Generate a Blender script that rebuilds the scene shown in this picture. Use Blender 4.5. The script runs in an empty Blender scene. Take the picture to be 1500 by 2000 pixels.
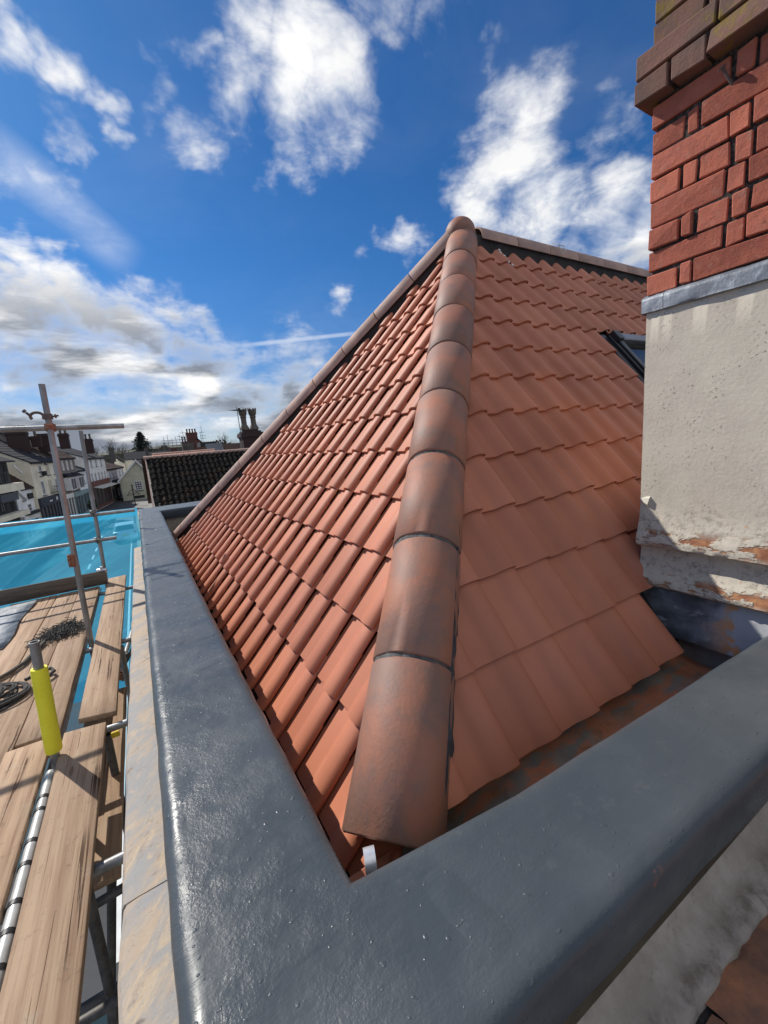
import bpy, bmesh, math, random
from mathutils import Vector, Matrix
R_ = math.radians
random.seed(11)
S = bpy.context.scene
COL = S.collection
ZC = 6.8                                   # camera height above the street

# ------------------------------------------------------------------ camera
cd = bpy.data.cameras.new('camera'); cam = bpy.data.objects.new('camera', cd); COL.objects.link(cam)
cam.matrix_world = Matrix(((0.852, 0.159, -0.498, 0), (-0.517, 0.111, -0.849, 0), (-0.079, 0.981, 0.177, ZC), (0, 0, 0, 1)))
loc, rot, sca = cam.matrix_world.decompose(); cam.rotation_mode = 'QUATERNION'
cam.location = loc; cam.rotation_quaternion = rot
cd.sensor_width = 36; cd.sensor_fit = 'AUTO'; cd.lens = 14.4; cd.clip_start = 0.02; cd.clip_end = 3000
S.camera = cam

# ------------------------------------------------------------------ light
SUN_EL = R_(42.5); SUN_H = Vector((-0.435, 0.90)).normalized()
SUN_DIR = Vector((SUN_H.x*math.cos(SUN_EL), SUN_H.y*math.cos(SUN_EL), math.sin(SUN_EL)))
ld = bpy.data.lights.new('sun', 'SUN'); ld.energy = 2.05; ld.angle = R_(0.53); ld.color = (1.0, 0.95, 0.87)
sun = bpy.data.objects.new('sun', ld); COL.objects.link(sun)
sun.rotation_mode = 'QUATERNION'; sun.rotation_quaternion = SUN_DIR.to_track_quat('Z', 'Y')
S.view_settings.view_transform = 'Standard'; S.view_settings.look = 'None'
S.view_settings.exposure = 1.3; S.view_settings.gamma = 1.0
try: S.view_settings.use_curve_mapping = False
except Exception: pass

def NT(nt):
    """tiny helper to write node trees"""
    class H: pass
    h = H(); h.nt = nt
    def node(t, **kw):
        n = nt.nodes.new(t)
        for k, v in kw.items(): setattr(n, k, v)
        return n
    def link(a, b): nt.links.new(a, b)
    def put(sock, v):
        if hasattr(v, 'is_output'): nt.links.new(v, sock)
        elif v is not None:
            if sock.type == 'RGBA' and len(v) == 3: v = (*v, 1)
            sock.default_value = v
    def math_(op, a, b=None, c=None, clamp=False):
        n = node('ShaderNodeMath', operation=op, use_clamp=clamp)
        put(n.inputs[0], a)
        if b is not None: put(n.inputs[1], b)
        if c is not None: put(n.inputs[2], c)
        return n.outputs[0]
    def vec(op, a, b=None):
        n = node('ShaderNodeVectorMath', operation=op)
        put(n.inputs[0], a)
        if b is not None:
            if op == 'SCALE': put(n.inputs['Scale'], b)
            else: put(n.inputs[1], b)
        return n.outputs['Value'] if op in ('DISTANCE', 'DOT_PRODUCT', 'LENGTH') else n.outputs[0]
    def mix(f, a, b, bt='MIX'):
        n = node('ShaderNodeMix', data_type='RGBA', blend_type=bt)
        n.clamp_factor = True
        put(n.inputs[0], f); put(n.inputs[6], a); put(n.inputs[7], b)
        return n.outputs[2]
    def noise(v, scale, detail=4, rough=0.55, dist=0.0):
        n = node('ShaderNodeTexNoise'); n.inputs['Scale'].default_value = scale
        n.inputs['Detail'].default_value = detail; n.inputs['Roughness'].default_value = rough
        n.inputs['Distortion'].default_value = dist
        if v is not None: link(v, n.inputs['Vector'])
        return n.outputs[0]
    def smooth(v, lo, hi, a=0.0, b=1.0):
        n = node('ShaderNodeMapRange', interpolation_type='SMOOTHSTEP')
        put(n.inputs[0], v); n.inputs[1].default_value = lo; n.inputs[2].default_value = hi
        n.inputs[3].default_value = a; n.inputs[4].default_value = b
        return n.outputs[0]
    def maprange(v, lo, hi, a=0.0, b=1.0):
        n = node('ShaderNodeMapRange'); put(n.inputs[0], v); n.inputs[1].default_value = lo; n.inputs[2].default_value = hi
        n.inputs[3].default_value = a; n.inputs[4].default_value = b
        return n.outputs[0]
    h.node, h.link, h.put, h.math, h.vec, h.mix, h.noise, h.smooth, h.maprange = node, link, put, math_, vec, mix, noise, smooth, maprange
    return h

# ------------------------------------------------------------------ sky with broken cumulus
W = bpy.data.worlds.new('World'); S.world = W; W.use_nodes = True
W.node_tree.nodes.clear(); h = NT(W.node_tree)
SKY_K = 0.10
sky = h.node('ShaderNodeTexSky', sky_type='NISHITA'); sky.sun_disc = False
sky.sun_elevation = SUN_EL; sky.sun_rotation = math.atan2(SUN_H.x, SUN_H.y)
sky.air_density = 1.0; sky.dust_density = 0.35; sky.ozone_density = 2.5; sky.altitude = 50
tc = h.node('ShaderNodeTexCoord'); dirv = tc.outputs['Generated']
dn = h.vec('NORMALIZE', dirv)
sep = h.node('ShaderNodeSeparateXYZ'); h.link(dn, sep.inputs[0])
zc = h.math('MAXIMUM', sep.outputs[2], 0.0)
den = h.math('ADD', zc, 0.16)
comb = h.node('ShaderNodeCombineXYZ')
h.put(comb.inputs[0], h.math('DIVIDE', sep.outputs[0], den)); h.put(comb.inputs[1], h.math('DIVIDE', sep.outputs[1], den))
cp = comb.outputs[0]                        # a flat cloud deck seen in perspective
warp = h.node('ShaderNodeTexNoise'); warp.inputs['Scale'].default_value = 1.6; warp.inputs['Detail'].default_value = 3
h.link(cp, warp.inputs['Vector'])
cpw = h.vec('ADD', cp, h.vec('SCALE', h.vec('SUBTRACT', warp.outputs['Color'], (0.5, 0.5, 0.5)), 0.40))
n1 = h.noise(cpw, 3.4, 12, 0.62)
n2 = h.noise(cpw, 0.75, 5, 0.5)
wd = h.node('ShaderNodeTexNoise'); wd.inputs['Scale'].default_value = 4.2; wd.inputs['Detail'].default_value = 5; wd.inputs['Roughness'].default_value = 0.6
h.link(dn, wd.inputs['Vector'])
dw = h.vec('ADD', dn, h.vec('SCALE', h.vec('SUBTRACT', wd.outputs['Color'], (0.5, 0.5, 0.5)), 0.27))
# cloud masses: direction and angular radius
CLOUDS = [
    (0.230, 0.729, 0.645, 0.081, 0.75),
    (0.215, 0.790, 0.574, 0.078, 0.70),
    (0.312, 0.727, 0.612, 0.103, 0.80),
    (0.387, 0.718, 0.578, 0.105, 0.75),
    (0.441, 0.716, 0.542, 0.071, 0.60),
    (0.337, 0.689, 0.641, 0.100, 0.75),
    (0.109, 0.824, 0.557, 0.059, 0.62),
    (0.173, 0.839, 0.516, 0.077, 0.70),
    (0.272, 0.817, 0.508, 0.067, 0.65),
    (0.158, 0.779, 0.607, 0.042, 0.55),
    (0.328, 0.770, 0.548, 0.086, 0.60),
    (0.391, 0.677, 0.624, 0.070, 0.60),
    (0.204, 0.852, 0.482, 0.055, 0.50),
    (-0.042, 0.800, 0.598, 0.057, 0.70),
    (0.006, 0.821, 0.570, 0.048, 0.75),
    (0.039, 0.836, 0.547, 0.040, 0.70),
    (0.046, 0.859, 0.510, 0.036, 0.68),
    (-0.038, 0.828, 0.560, 0.045, 0.55),
    (-0.029, 0.863, 0.504, 0.049, 0.60),
    (-0.050, 0.818, 0.573, 0.037, 0.50),
    (0.653, 0.567, 0.502, 0.121, 0.80),
    (0.615, 0.630, 0.475, 0.103, 0.75),
    (0.688, 0.587, 0.427, 0.130, 0.85),
    (0.732, 0.555, 0.394, 0.107, 0.80),
    (0.622, 0.655, 0.429, 0.096, 0.75),
    (0.629, 0.591, 0.506, 0.087, 0.70),
    (0.766, 0.459, 0.450, 0.081, 0.52),
    (0.815, 0.467, 0.344, 0.110, 0.85),
    (0.849, 0.414, 0.327, 0.123, 0.85),
    (0.787, 0.518, 0.335, 0.109, 0.70),
    (0.784, 0.427, 0.451, 0.063, 0.50),
    (0.423, 0.853, 0.306, 0.062, 0.72),
    (0.106, 0.951, 0.292, 0.080, 0.75),
    (0.165, 0.946, 0.281, 0.056, 0.60),
    (0.082, 0.947, 0.312, 0.050, 0.65),
    (0.529, 0.765, 0.368, 0.045, 0.42),
    (0.485, 0.796, 0.363, 0.037, 0.40),
    (0.516, 0.584, 0.627, 0.063, 0.50),
    (0.449, 0.611, 0.652, 0.077, 0.48),
    (0.586, 0.562, 0.584, 0.039, 0.40),
    (-0.099, 0.940, 0.327, 0.064, 0.70),
    (-0.051, 0.932, 0.359, 0.040, 0.50),
    (-0.118, 0.937, 0.328, 0.046, 0.70),
    (0.020, 0.932, 0.361, 0.035, 0.45),
    (-0.105, 0.965, 0.240, 0.120, 0.90),
    (-0.027, 0.967, 0.254, 0.108, 0.90),
    (0.035, 0.972, 0.231, 0.107, 0.85),
    (-0.089, 0.981, 0.173, 0.131, 0.90),
    (0.014, 0.988, 0.156, 0.137, 0.85),
    (0.138, 0.975, 0.176, 0.150, 0.85),
    (0.235, 0.963, 0.131, 0.150, 0.80),
    (0.333, 0.931, 0.148, 0.141, 0.80),
    (0.387, 0.907, 0.167, 0.084, 0.70),
    (-0.122, 0.951, 0.284, 0.066, 0.80),
    (-0.044, 0.956, 0.289, 0.073, 0.80),
    (0.095, 0.972, 0.215, 0.091, 0.75),
    (-0.211, 0.875, 0.435, 0.113, 0.60),
    (-0.314, 0.918, 0.242, 0.174, 0.80),
    (0.925, 0.187, 0.330, 0.211, 0.70),
    (-0.080, 0.888, 0.453, 0.039, 0.34),
    (-0.042, 0.904, 0.426, 0.044, 0.34),
    (0.001, 0.916, 0.401, 0.045, 0.32),
    (0.035, 0.926, 0.377, 0.039, 0.30),
]
blob = None
for (cx, cy, cz, r, amp) in CLOUDS:
    d = h.vec('DISTANCE', dw, (cx, cy, cz))
    m = h.math('MULTIPLY', h.math('SUBTRACT', 1.0, h.math('DIVIDE', d, r), clamp=True), amp*1.22)
    blob = m if blob is None else h.math('MAXIMUM', blob, m)
# the low bank of stratocumulus all round the horizon, and unseen cumulus behind the camera, thickened to brighten the shaded sides
lowz = h.smooth(sep.outputs[2], 0.34, 0.16)
n1l = h.noise(h.vec('ADD', h.vec('MULTIPLY', dn, (1.0, 1.0, 2.3)), h.vec('SCALE', h.vec('SUBTRACT', wd.outputs['Color'], (0.5, 0.5, 0.5)), 0.10)), 6.5, 10, 0.58)
n1 = h.math('ADD', h.math('MULTIPLY', n1, h.math('SUBTRACT', 1.0, lowz)), h.math('MULTIPLY', n1l, lowz))
bank = h.math('MULTIPLY', h.smooth(sep.outputs[2], 0.24, 0.06), h.smooth(n2, 0.25, 0.55, 0.55, 1.0))
gen = h.smooth(n2, 0.40, 0.55, 0.0, 0.85)
back = h.smooth(sep.outputs[1], 0.12, -0.15)
field = h.math('MAXIMUM', blob, h.math('MAXIMUM', h.math('MULTIPLY', bank, 0.84), h.math('MULTIPLY', gen, back)))
dens = h.math('ADD', field, h.math('MULTIPLY', h.math('SUBTRACT', n1, 0.5), 2.0))
mask = h.smooth(dens, 0.10, 1.00)
mask = h.math('MULTIPLY', mask, h.smooth(field, 0.0, 0.22))
# grey undersides where the low bank is thick
n3 = h.noise(h.vec('ADD', h.vec('MULTIPLY', dn, (1.0, 1.0, 4.2)), (3.1, 0.4, 0.0)), 4.2, 7, 0.55)
thick = h.math('MULTIPLY', h.smooth(dens, 0.35, 0.95), h.smooth(sep.outputs[2], 0.36, 0.20, 0.12, 1.0))
shade = h.math('MULTIPLY', h.smooth(n3, 0.38, 0.56), thick)
ccol = h.mix(h.smooth(n1, 0.38, 0.62), (0.28, 0.30, 0.34), (0.43, 0.428, 0.425))
ccol = h.mix(shade, ccol, (0.10, 0.112, 0.135))
tint = h.mix(h.smooth(sep.outputs[2], 0.02, 0.40), (0.165, 0.24, 0.345), (0.098, 0.245, 0.395))
skyc = h.mix(1.0, sky.outputs[0], tint, 'MULTIPLY')
streak = h.math('MULTIPLY', h.smooth(h.math('ABSOLUTE', h.vec('DOT_PRODUCT', dn, (-0.6184, 0.3116, -0.7215))), 0.050, 0.004, 0.0, 0.30), h.math('MULTIPLY', h.smooth(h.vec('DOT_PRODUCT', dn, (0.7756, 0.3902, -0.4963)), -0.02, 0.05), h.smooth(h.vec('DOT_PRODUCT', dn, (0.7756, 0.3902, -0.4963)), 0.2493, 0.1793)))
streak = h.math('MULTIPLY', streak, h.smooth(h.vec('DOT_PRODUCT', dn, (-0.1269, 0.8664, 0.4829)), 0.2, 0.4))
trail = h.math('MULTIPLY', h.smooth(h.math('ABSOLUTE', h.vec('DOT_PRODUCT', dn, (0.1405, 0.1907, -0.9715))), 0.0065, 0.000975, 0.0, 0.34), h.math('MULTIPLY', h.smooth(h.vec('DOT_PRODUCT', dn, (0.9623, -0.2571, 0.0887)), -0.02, 0.05), h.smooth(h.vec('DOT_PRODUCT', dn, (0.9623, -0.2571, 0.0887)), 0.2870, 0.2170)))
trail = h.math('MULTIPLY', trail, h.smooth(h.vec('DOT_PRODUCT', dn, (0.2329, 0.9474, 0.2197)), 0.2, 0.4))
veil = h.math('MULTIPLY', h.smooth(h.noise(cpw, 1.1, 6, 0.6), 0.42, 0.75), 0.05)
veil = h.math('MAXIMUM', veil, h.math('MAXIMUM', h.math('MULTIPLY', streak, h.smooth(n1, 0.3, 0.6, 0.45, 1.0)), trail))
skyc = h.mix(veil, skyc, (4.2, 4.3, 4.5))
full = h.mix(mask, skyc, h.vec('SCALE', ccol, 1.0/SKY_K))
bg = h.node('ShaderNodeBackground'); h.link(full, bg.inputs[0]); bg.inputs[1].default_value = SKY_K
out = h.node('ShaderNodeOutputWorld'); h.link(bg.outputs[0], out.inputs[0])

# ------------------------------------------------------------------ materials
MATS = {}
def new_mat(name):
    m = bpy.data.materials.new(name); m.use_nodes = True; m.node_tree.nodes.clear()
    h = NT(m.node_tree); o = h.node('ShaderNodeOutputMaterial'); b = h.node('ShaderNodeBsdfPrincipled')
    h.link(b.outputs[0], o.inputs[0]); h.b = b; h.o = o
    g = h.node('ShaderNodeNewGeometry'); h.pos = g.outputs['Position']; h.nrm = g.outputs['Normal']
    oi = h.node('ShaderNodeObjectInfo'); h.rnd = oi.outputs['Random']
    MATS[name] = m
    return m, h
def bump(h, height, strength=0.3, dist=0.01, prev=None):
    n = h.node('ShaderNodeBump'); n.inputs['Strength'].default_value = strength; n.inputs['Distance'].default_value = dist
    h.link(height, n.inputs['Height'])
    if prev is not None: h.link(prev, n.inputs['Normal'])
    return n.outputs[0]
def mp(h, v, sx, sy, sz):
    return h.vec('MULTIPLY', v, (sx, sy, sz))
def mat(name, c1, c2=None, rough=0.6, scale=6.0, lo=0.35, hi=0.65, metal=0.0, bmp=0.0, bscale=40.0, bdist=0.005, rnd=0.0, stretch=(1, 1, 1), detail=5, spec=0.5, fine=0.0, fscale=60):
    m, h = new_mat(name)
    v = mp(h, h.pos, *stretch)
    c2 = c2 or tuple(x*0.8 for x in c1)
    col = h.mix(h.smooth(h.noise(v, scale, detail, 0.6), lo, hi), c1, c2)
    if fine: col = h.mix(1.0, col, h.mix(h.noise(v, fscale, 4, 0.7), (1-fine,)*3, (1+fine,)*3), 'MULTIPLY')
    if rnd: col = h.mix(1.0, col, h.mix(h.rnd, (1-rnd, 1-rnd, 1-rnd), (1+rnd, 1+rnd*0.9, 1+rnd*0.8)), 'MULTIPLY')
    h.put(h.b.inputs['Base Color'], col)
    h.b.inputs['Roughness'].default_value = rough; h.b.inputs['Metallic'].default_value = metal
    h.b.inputs['Specular IOR Level'].default_value = spec
    if bmp: h.link(bump(h, h.noise(v, bscale, 4, 0.6), bmp, bdist), h.b.inputs['Normal'])
    return m

# terracotta pantiles
m, h = new_mat('terracotta')
col = h.mix(h.smooth(h.noise(h.pos, 2.2, 4), 0.35, 0.7), (0.515, 0.190, 0.108), (0.435, 0.153, 0.087))
col = h.mix(1.0, col, h.mix(h.rnd, (0.86, 0.85, 0.84), (1.09, 1.09, 1.09)), 'MULTIPLY')
col = h.mix(h.smooth(h.noise(h.pos, 3.3, 6, 0.7), 0.50, 0.72, 0, 0.22), col, (0.33, 0.13, 0.085))
col = h.mix(h.smooth(h.noise(h.pos, 90, 3), 0.62, 0.8, 0, 0.25), col, (0.55, 0.30, 0.22))
col = h.mix(h.smooth(h.noise(mp(h, h.pos, 1, 1, 0.5), 14, 6, 0.7), 0.60, 0.82, 0, 0.25), col, (0.30, 0.13, 0.09))
h.put(h.b.inputs['Base Color'], col); h.b.inputs['Roughness'].default_value = 0.60
h.b.inputs['Specular IOR Level'].default_value = 0.40
h.link(bump(h, h.noise(h.pos, 220, 3, 0.6), 0.12, 0.002), h.b.inputs['Normal'])
# weathered half-round hip tiles
m, h = new_mat('hip_clay')
n = h.noise(h.pos, 5.0, 6, 0.62, 0.4)
col = h.mix(h.smooth(n, 0.36, 0.60), (0.33, 0.135, 0.080), (0.225, 0.122, 0.09))
col = h.mix(h.smooth(h.noise(h.pos, 9.0, 7, 0.7), 0.52, 0.74, 0, 0.6), col, (0.135, 0.108, 0.10))
col = h.mix(h.smooth(h.noise(h.pos, 3.1, 3), 0.56, 0.75, 0, 0.5), col, (0.26, 0.165, 0.125))
col = h.mix(1.0, col, h.mix(h.rnd, (0.8, 0.82, 0.84), (1.12, 1.08, 1.05)), 'MULTIPLY')
col = h.mix(h.smooth(h.noise(h.pos, 70, 4, 0.7), 0.66, 0.75, 0, 0.6), col, (0.06, 0.05, 0.05))
h.put(h.b.inputs['Base Color'], col); h.b.inputs['Roughness'].default_value = 0.6; h.b.inputs['Specular IOR Level'].default_value = 0.4
h.link(bump(h, h.noise(h.pos, 70, 6, 0.7), 0.4, 0.004), h.b.inputs['Normal'])
mat('ridge_clay', (0.42, 0.27, 0.21), (0.30, 0.20, 0.17), 0.75, 6, rnd=0.12, bmp=0.3, bscale=60)
mat('dark_mortar', (0.062, 0.062, 0.066), (0.035, 0.035, 0.038), 0.9, 25, bmp=0.8, bscale=60, bdist=0.01)
mat('grey_joint', (0.13, 0.125, 0.12), (0.06, 0.06, 0.06), 0.9, 40, bmp=0.8, bscale=90, bdist=0.006)
mat('underlay', (0.030, 0.026, 0.026), (0.02, 0.02, 0.02), 0.9)
# grey liquid-applied roof coating on the parapet
m, h = new_mat('grey_coating')
big = h.noise(h.pos, 3.0, 5, 0.55)
col = h.mix(h.smooth(big, 0.35, 0.68), (0.053, 0.064, 0.074), (0.075, 0.085, 0.095))
col = h.mix(h.smooth(h.noise(h.pos, 14, 6, 0.7), 0.56, 0.74, 0, 0.35), col, (0.115, 0.115, 0.118))
spt = h.vec('DISTANCE', mp(h, h.pos, 1, 1.6, 0.6), (0.735, 0.305*1.6, (ZC-0.858)*0.6))
spn = h.math('ADD', spt, h.math('MULTIPLY', h.math('SUBTRACT', h.noise(h.pos, 55, 5, 0.7), 0.5), 0.09))
col = h.mix(h.smooth(spn, 0.035, 0.012, 0, 0.8), col, (0.36, 0.14, 0.085))
h.put(h.b.inputs['Base Color'], col)
h.put(h.b.inputs['Roughness'], h.smooth(h.noise(h.pos, 8, 5, 0.7), 0.3, 0.7, 0.25, 0.42))
h.b.inputs['Specular IOR Level'].default_value = 0.27
pit = h.smooth(h.noise(h.pos, 6, 6, 0.65), 0.40, 0.62, 0.12, 1.0)
# the street side was rolled on thicker and rougher than the far end of the front
sx = h.node('ShaderNodeSeparateXYZ'); h.link(h.pos, sx.inputs[0])
roll = h.smooth(sx.outputs[0], 0.9, 0.2, 0.30, 1.0)
bb = bump(h, h.math('MULTIPLY', h.math('MULTIPLY', h.noise(h.pos, 120, 4, 0.65), pit), roll), 0.40, 0.0040)
bb = bump(h, h.math('MULTIPLY', h.noise(h.pos, 34, 4, 0.55), roll), 0.15, 0.006, bb)
bb = bump(h, h.noise(h.pos, 6, 3, 0.5), 0.22, 0.02, bb)
bb = bump(h, h.noise(mp(h, h.pos, 3, 16, 3), 1.0, 5, 0.65, 0.5), 0.25, 0.008, bb)
bb = bump(h, h.smooth(h.noise(h.pos, 62, 1), 0.70, 0.78), 0.4, 0.004, bb)
h.link(bb, h.b.inputs['Normal'])
# gutter lining: grey, with rust and red mud
m, h = new_mat('gutter_lining')
col = h.mix(h.smooth(h.noise(h.pos, 6, 5, 0.6), 0.35, 0.65), (0.17, 0.165, 0.155), (0.25, 0.225, 0.19))
col = h.mix(h.smooth(h.noise(mp(h, h.pos, 1, 2.2, 1), 5.5, 6, 0.65), 0.42, 0.56, 0, 0.9), col, (0.47, 0.165, 0.075))
col = h.mix(h.smooth(h.noise(h.pos, 11, 5, 0.7), 0.55, 0.68, 0, 0.75), col, (0.22, 0.12, 0.06))
h.put(h.b.inputs['Base Color'], col); h.put(h.b.inputs['Roughness'], h.smooth(h.noise(h.pos, 9, 4), 0.4, 0.6, 0.3, 0.75))
h.link(bump(h, h.noise(h.pos, 40, 5, 0.65), 0.35, 0.006), h.b.inputs['Normal'])
# pale stone ledge
m, h = new_mat('ledge_stone')
rt = h.node('ShaderNodeVectorRotate', rotation_type='Z_AXIS'); rt.inputs['Angle'].default_value = 0.7; h.link(h.pos, rt.inputs['Vector'])
v = mp(h, rt.outputs[0], 1.3, 0.5, 1.0)
col = h.mix(h.smooth(h.noise(v, 7, 7, 0.65, 1.2), 0.38, 0.60), (0.42, 0.325, 0.235), (0.30, 0.29, 0.28))
col = h.mix(h.smooth(h.noise(v, 13, 7, 0.7, 1.5), 0.50, 0.66, 0, 0.85), col, (0.50, 0.385, 0.255))
col = h.mix(h.smooth(h.noise(v, 5, 6, 0.7, 0.8), 0.55, 0.70, 0, 0.7), col, (0.36, 0.25, 0.18))
col = h.mix(h.smooth(h.noise(v, 22, 7, 0.75), 0.57, 0.70, 0, 0.85), col, (0.22, 0.14, 0.09))
col = h.mix(h.smooth(h.noise(h.pos, 8, 4), 0.68, 0.73, 0, 0.85), col, (0.10, 0.065, 0.04))
col = h.mix(h.smooth(h.noise(h.pos, 130, 3), 0.62, 0.75, 0, 0.5), col, (0.16, 0.13, 0.11))
h.put(h.b.inputs['Base Color'], col); h.b.inputs['Roughness'].default_value = 0.8
h.link(bump(h, h.noise(h.pos, 45, 6, 0.7), 0.4, 0.006), h.b.inputs['Normal'])
# scaffold boards
m, h = new_mat('board_wood')
off = h.node('ShaderNodeCombineXYZ'); h.put(off.inputs[0], h.math('MULTIPLY', h.rnd, 37.0)); h.put(off.inputs[1], h.math('MULTIPLY', h.rnd, 11.0))
v = h.vec('ADD', h.pos, off.outputs[0])
g1 = h.noise(mp(h, v, 26, 0.9, 26), 1.0, 6, 0.6, 0.6)
g2 = h.noise(mp(h, v, 120, 3.0, 120), 1.0, 4, 0.6)
col = h.mix(h.smooth(g1, 0.35, 0.66), (0.45, 0.315, 0.21), (0.33, 0.215, 0.14))
col = h.mix(h.smooth(g2, 0.50, 0.72, 0, 0.6), col, (0.23, 0.14, 0.085))
crk = h.math('MULTIPLY', h.smooth(h.noise(mp(h, v, 48, 0.8, 48), 1.0, 3, 0.5, 0.8), 0.625, 0.65), h.smooth(h.noise(v, 1.2, 2), 0.42, 0.52))
col = h.mix(crk, col, (0.085, 0.045, 0.025))
col = h.mix(h.smooth(h.noise(v, 4.5, 6, 0.7), 0.54, 0.72, 0, 0.6), col, (0.40, 0.32, 0.235))
col = h.mix(h.smooth(h.noise(v, 21, 5, 0.75), 0.57, 0.70, 0, 0.65), col, (0.20, 0.135, 0.09))
kn = h.node('ShaderNodeTexVoronoi'); kn.inputs['Scale'].default_value = 1.0; h.link(mp(h, v, 6.5, 1.5, 0.0), kn.inputs['Vector'])
col = h.mix(h.smooth(kn.outputs['Distance'], 0.10, 0.045, 0, 0.75), col, (0.20, 0.11, 0.06))
col = h.mix(1.0, col, h.mix(h.rnd, (0.86, 0.86, 0.86), (1.10, 1.08, 1.06)), 'MULTIPLY')
h.put(h.b.inputs['Base Color'], col); h.b.inputs['Roughness'].default_value = 0.82; h.b.inputs['Specular IOR Level'].default_value = 0.25
bw = bump(h, g1, 0.3, 0.004); bw = bump(h, h.math('SUBTRACT', 1.0, crk), 0.6, 0.004, bw); bw = bump(h, h.noise(v, 60, 5, 0.7), 0.25, 0.003, bw)
h.link(bw, h.b.inputs['Normal'])
mat('toe_board_wood', (0.19, 0.15, 0.115), (0.10, 0.085, 0.07), 0.85, 3, stretch=(1, 8, 12), bmp=0.4, bscale=20, fine=0.25, fscale=30)
# steel tube
mat('galvanised', (0.36, 0.365, 0.37), (0.24, 0.235, 0.23), 0.46, 9, metal=0.75, bmp=0.15, bscale=60, fine=0.2, fscale=45, stretch=(1, 1, 0.4))
mat('bright_steel', (0.68, 0.69, 0.71), (0.55, 0.56, 0.58), 0.38, 20, metal=0.6)
mat('dark_steel', (0.16, 0.155, 0.15), (0.09, 0.085, 0.08), 0.6, 12, metal=0.6, fine=0.3)
mat('rusty_steel', (0.20, 0.075, 0.045), (0.33, 0.17, 0.11), 0.85, 38, bmp=0.6, bscale=80, detail=6)
mat('dull_fitting', (0.17, 0.12, 0.105), (0.10, 0.09, 0.09), 0.7, 30, metal=0.4, bmp=0.3, bscale=60)
mat('yellow_foam', (0.95, 0.88, 0.06), (0.90, 0.82, 0.05), 0.62, 9, bmp=0.12, bscale=70, fine=0.08, spec=0.3)
mat('rope_fibre', (0.045, 0.043, 0.042), (0.09, 0.085, 0.075), 0.95, 60, bmp=0.6, bscale=150)
mat('pale_rope', (0.13, 0.115, 0.09), (0.07, 0.065, 0.055), 0.95, 60)
mat('grey_sheet', (0.13, 0.15, 0.175), (0.24, 0.255, 0.27), 0.55, 9, lo=0.45, hi=0.6, stretch=(2, 1, 1), bmp=0.1)
mat('black_tape', (0.02, 0.02, 0.02), None, 0.5)
mat('white_tube', (0.52, 0.52, 0.50), (0.40, 0.40, 0.38), 0.4, 12, metal=0.2)
# blue debris netting: lets part of the light straight through, scatters the rest
def net(name, trans, lower):
    m, h = new_mat(name)
    h.nt.nodes.remove(h.b)
    rx = h.node('ShaderNodeVectorRotate', rotation_type='Y_AXIS'); rx.inputs['Angle'].default_value = 0.5; h.link(h.pos, rx.inputs['Vector'])
    fold = h.smooth(h.noise(mp(h, rx.outputs[0], 0.35, 1, 3.2), 1.5, 5, 0.6, 0.4), 0.42, 0.70)
    tr = h.node('ShaderNodeBsdfTransparent'); h.put(tr.inputs[0], (0.42, 0.82, 1.0) if lower is not None else (0.68, 0.88, 0.97))
    tl = h.node('ShaderNodeBsdfTranslucent'); h.put(tl.inputs[0], h.mix(fold, (0.05, 0.46, 0.74), (0.12, 0.62, 0.86)))
    df = h.node('ShaderNodeBsdfDiffuse'); h.put(df.inputs[0], (0.03, 0.30, 0.50))
    a = h.node('ShaderNodeMixShader'); a.inputs[0].default_value = 0.40; h.link(tl.outputs[0], a.inputs[1]); h.link(df.outputs[0], a.inputs[2])
    hem = h.node('ShaderNodeSeparateXYZ'); h.link(h.pos, hem.inputs[0])
    f = h.math('SUBTRACT', trans, h.math('MULTIPLY', fold, 0.20))
    if lower is not None: f = h.math('MULTIPLY', f, h.smooth(hem.outputs[2], lower+0.02, lower-0.02, 0.25, 1.0))
    b = h.node('ShaderNodeMixShader'); h.put(b.inputs[0], f); h.link(a.outputs[0], b.inputs[1]); h.link(tr.outputs[0], b.inputs[2])
    h.link(b.outputs[0], h.o.inputs[0])
net('blue_net', 0.55, ZC-0.98)
net('blue_net_low', 0.88, None)
# brick, mortar, render, lead
m, h = new_mat('red_brick')
col = h.mix(h.smooth(h.noise(h.pos, 9, 6, 0.7), 0.35, 0.66), (0.55, 0.172, 0.108), (0.43, 0.138, 0.094))
col = h.mix(1.0, col, h.mix(h.rnd, (0.66, 0.64, 0.66), (1.12, 1.14, 1.14)), 'MULTIPLY')
col = h.mix(h.smooth(h.noise(h.pos, 21, 7, 0.75), 0.53, 0.70, 0, 0.65), col, (0.47, 0.235, 0.17))
col = h.mix(h.smooth(h.noise(h.pos, 13, 7, 0.75), 0.58, 0.70, 0, 0.7), col, (0.19, 0.075, 0.055))
col = h.mix(h.smooth(h.noise(h.pos, 75, 4, 0.7), 0.64, 0.70, 0, 0.8), col, (0.10, 0.05, 0.04))
h.put(h.b.inputs['Base Color'], col); h.b.inputs['Roughness'].default_value = 0.92; h.b.inputs['Specular IOR Level'].default_value = 0.15
bb = bump(h, h.noise(h.pos, 38, 8, 0.78), 0.75, 0.009); bb = bump(h, h.noise(h.pos, 130, 4, 0.7), 0.35, 0.003, bb)
h.link(bb, h.b.inputs['Normal'])
m, h = new_mat('sooty_brick')
col = h.mix(h.smooth(h.noise(h.pos, 8, 5, 0.65), 0.35, 0.68), (0.235, 0.125, 0.095), (0.16, 0.105, 0.088))
col = h.mix(1.0, col, h.mix(h.rnd, (0.85, 0.85, 0.85), (1.12, 1.08, 1.05)), 'MULTIPLY')
sz = h.node('ShaderNodeSeparateXYZ'); h.link(h.pos, sz.inputs[0])
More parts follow.
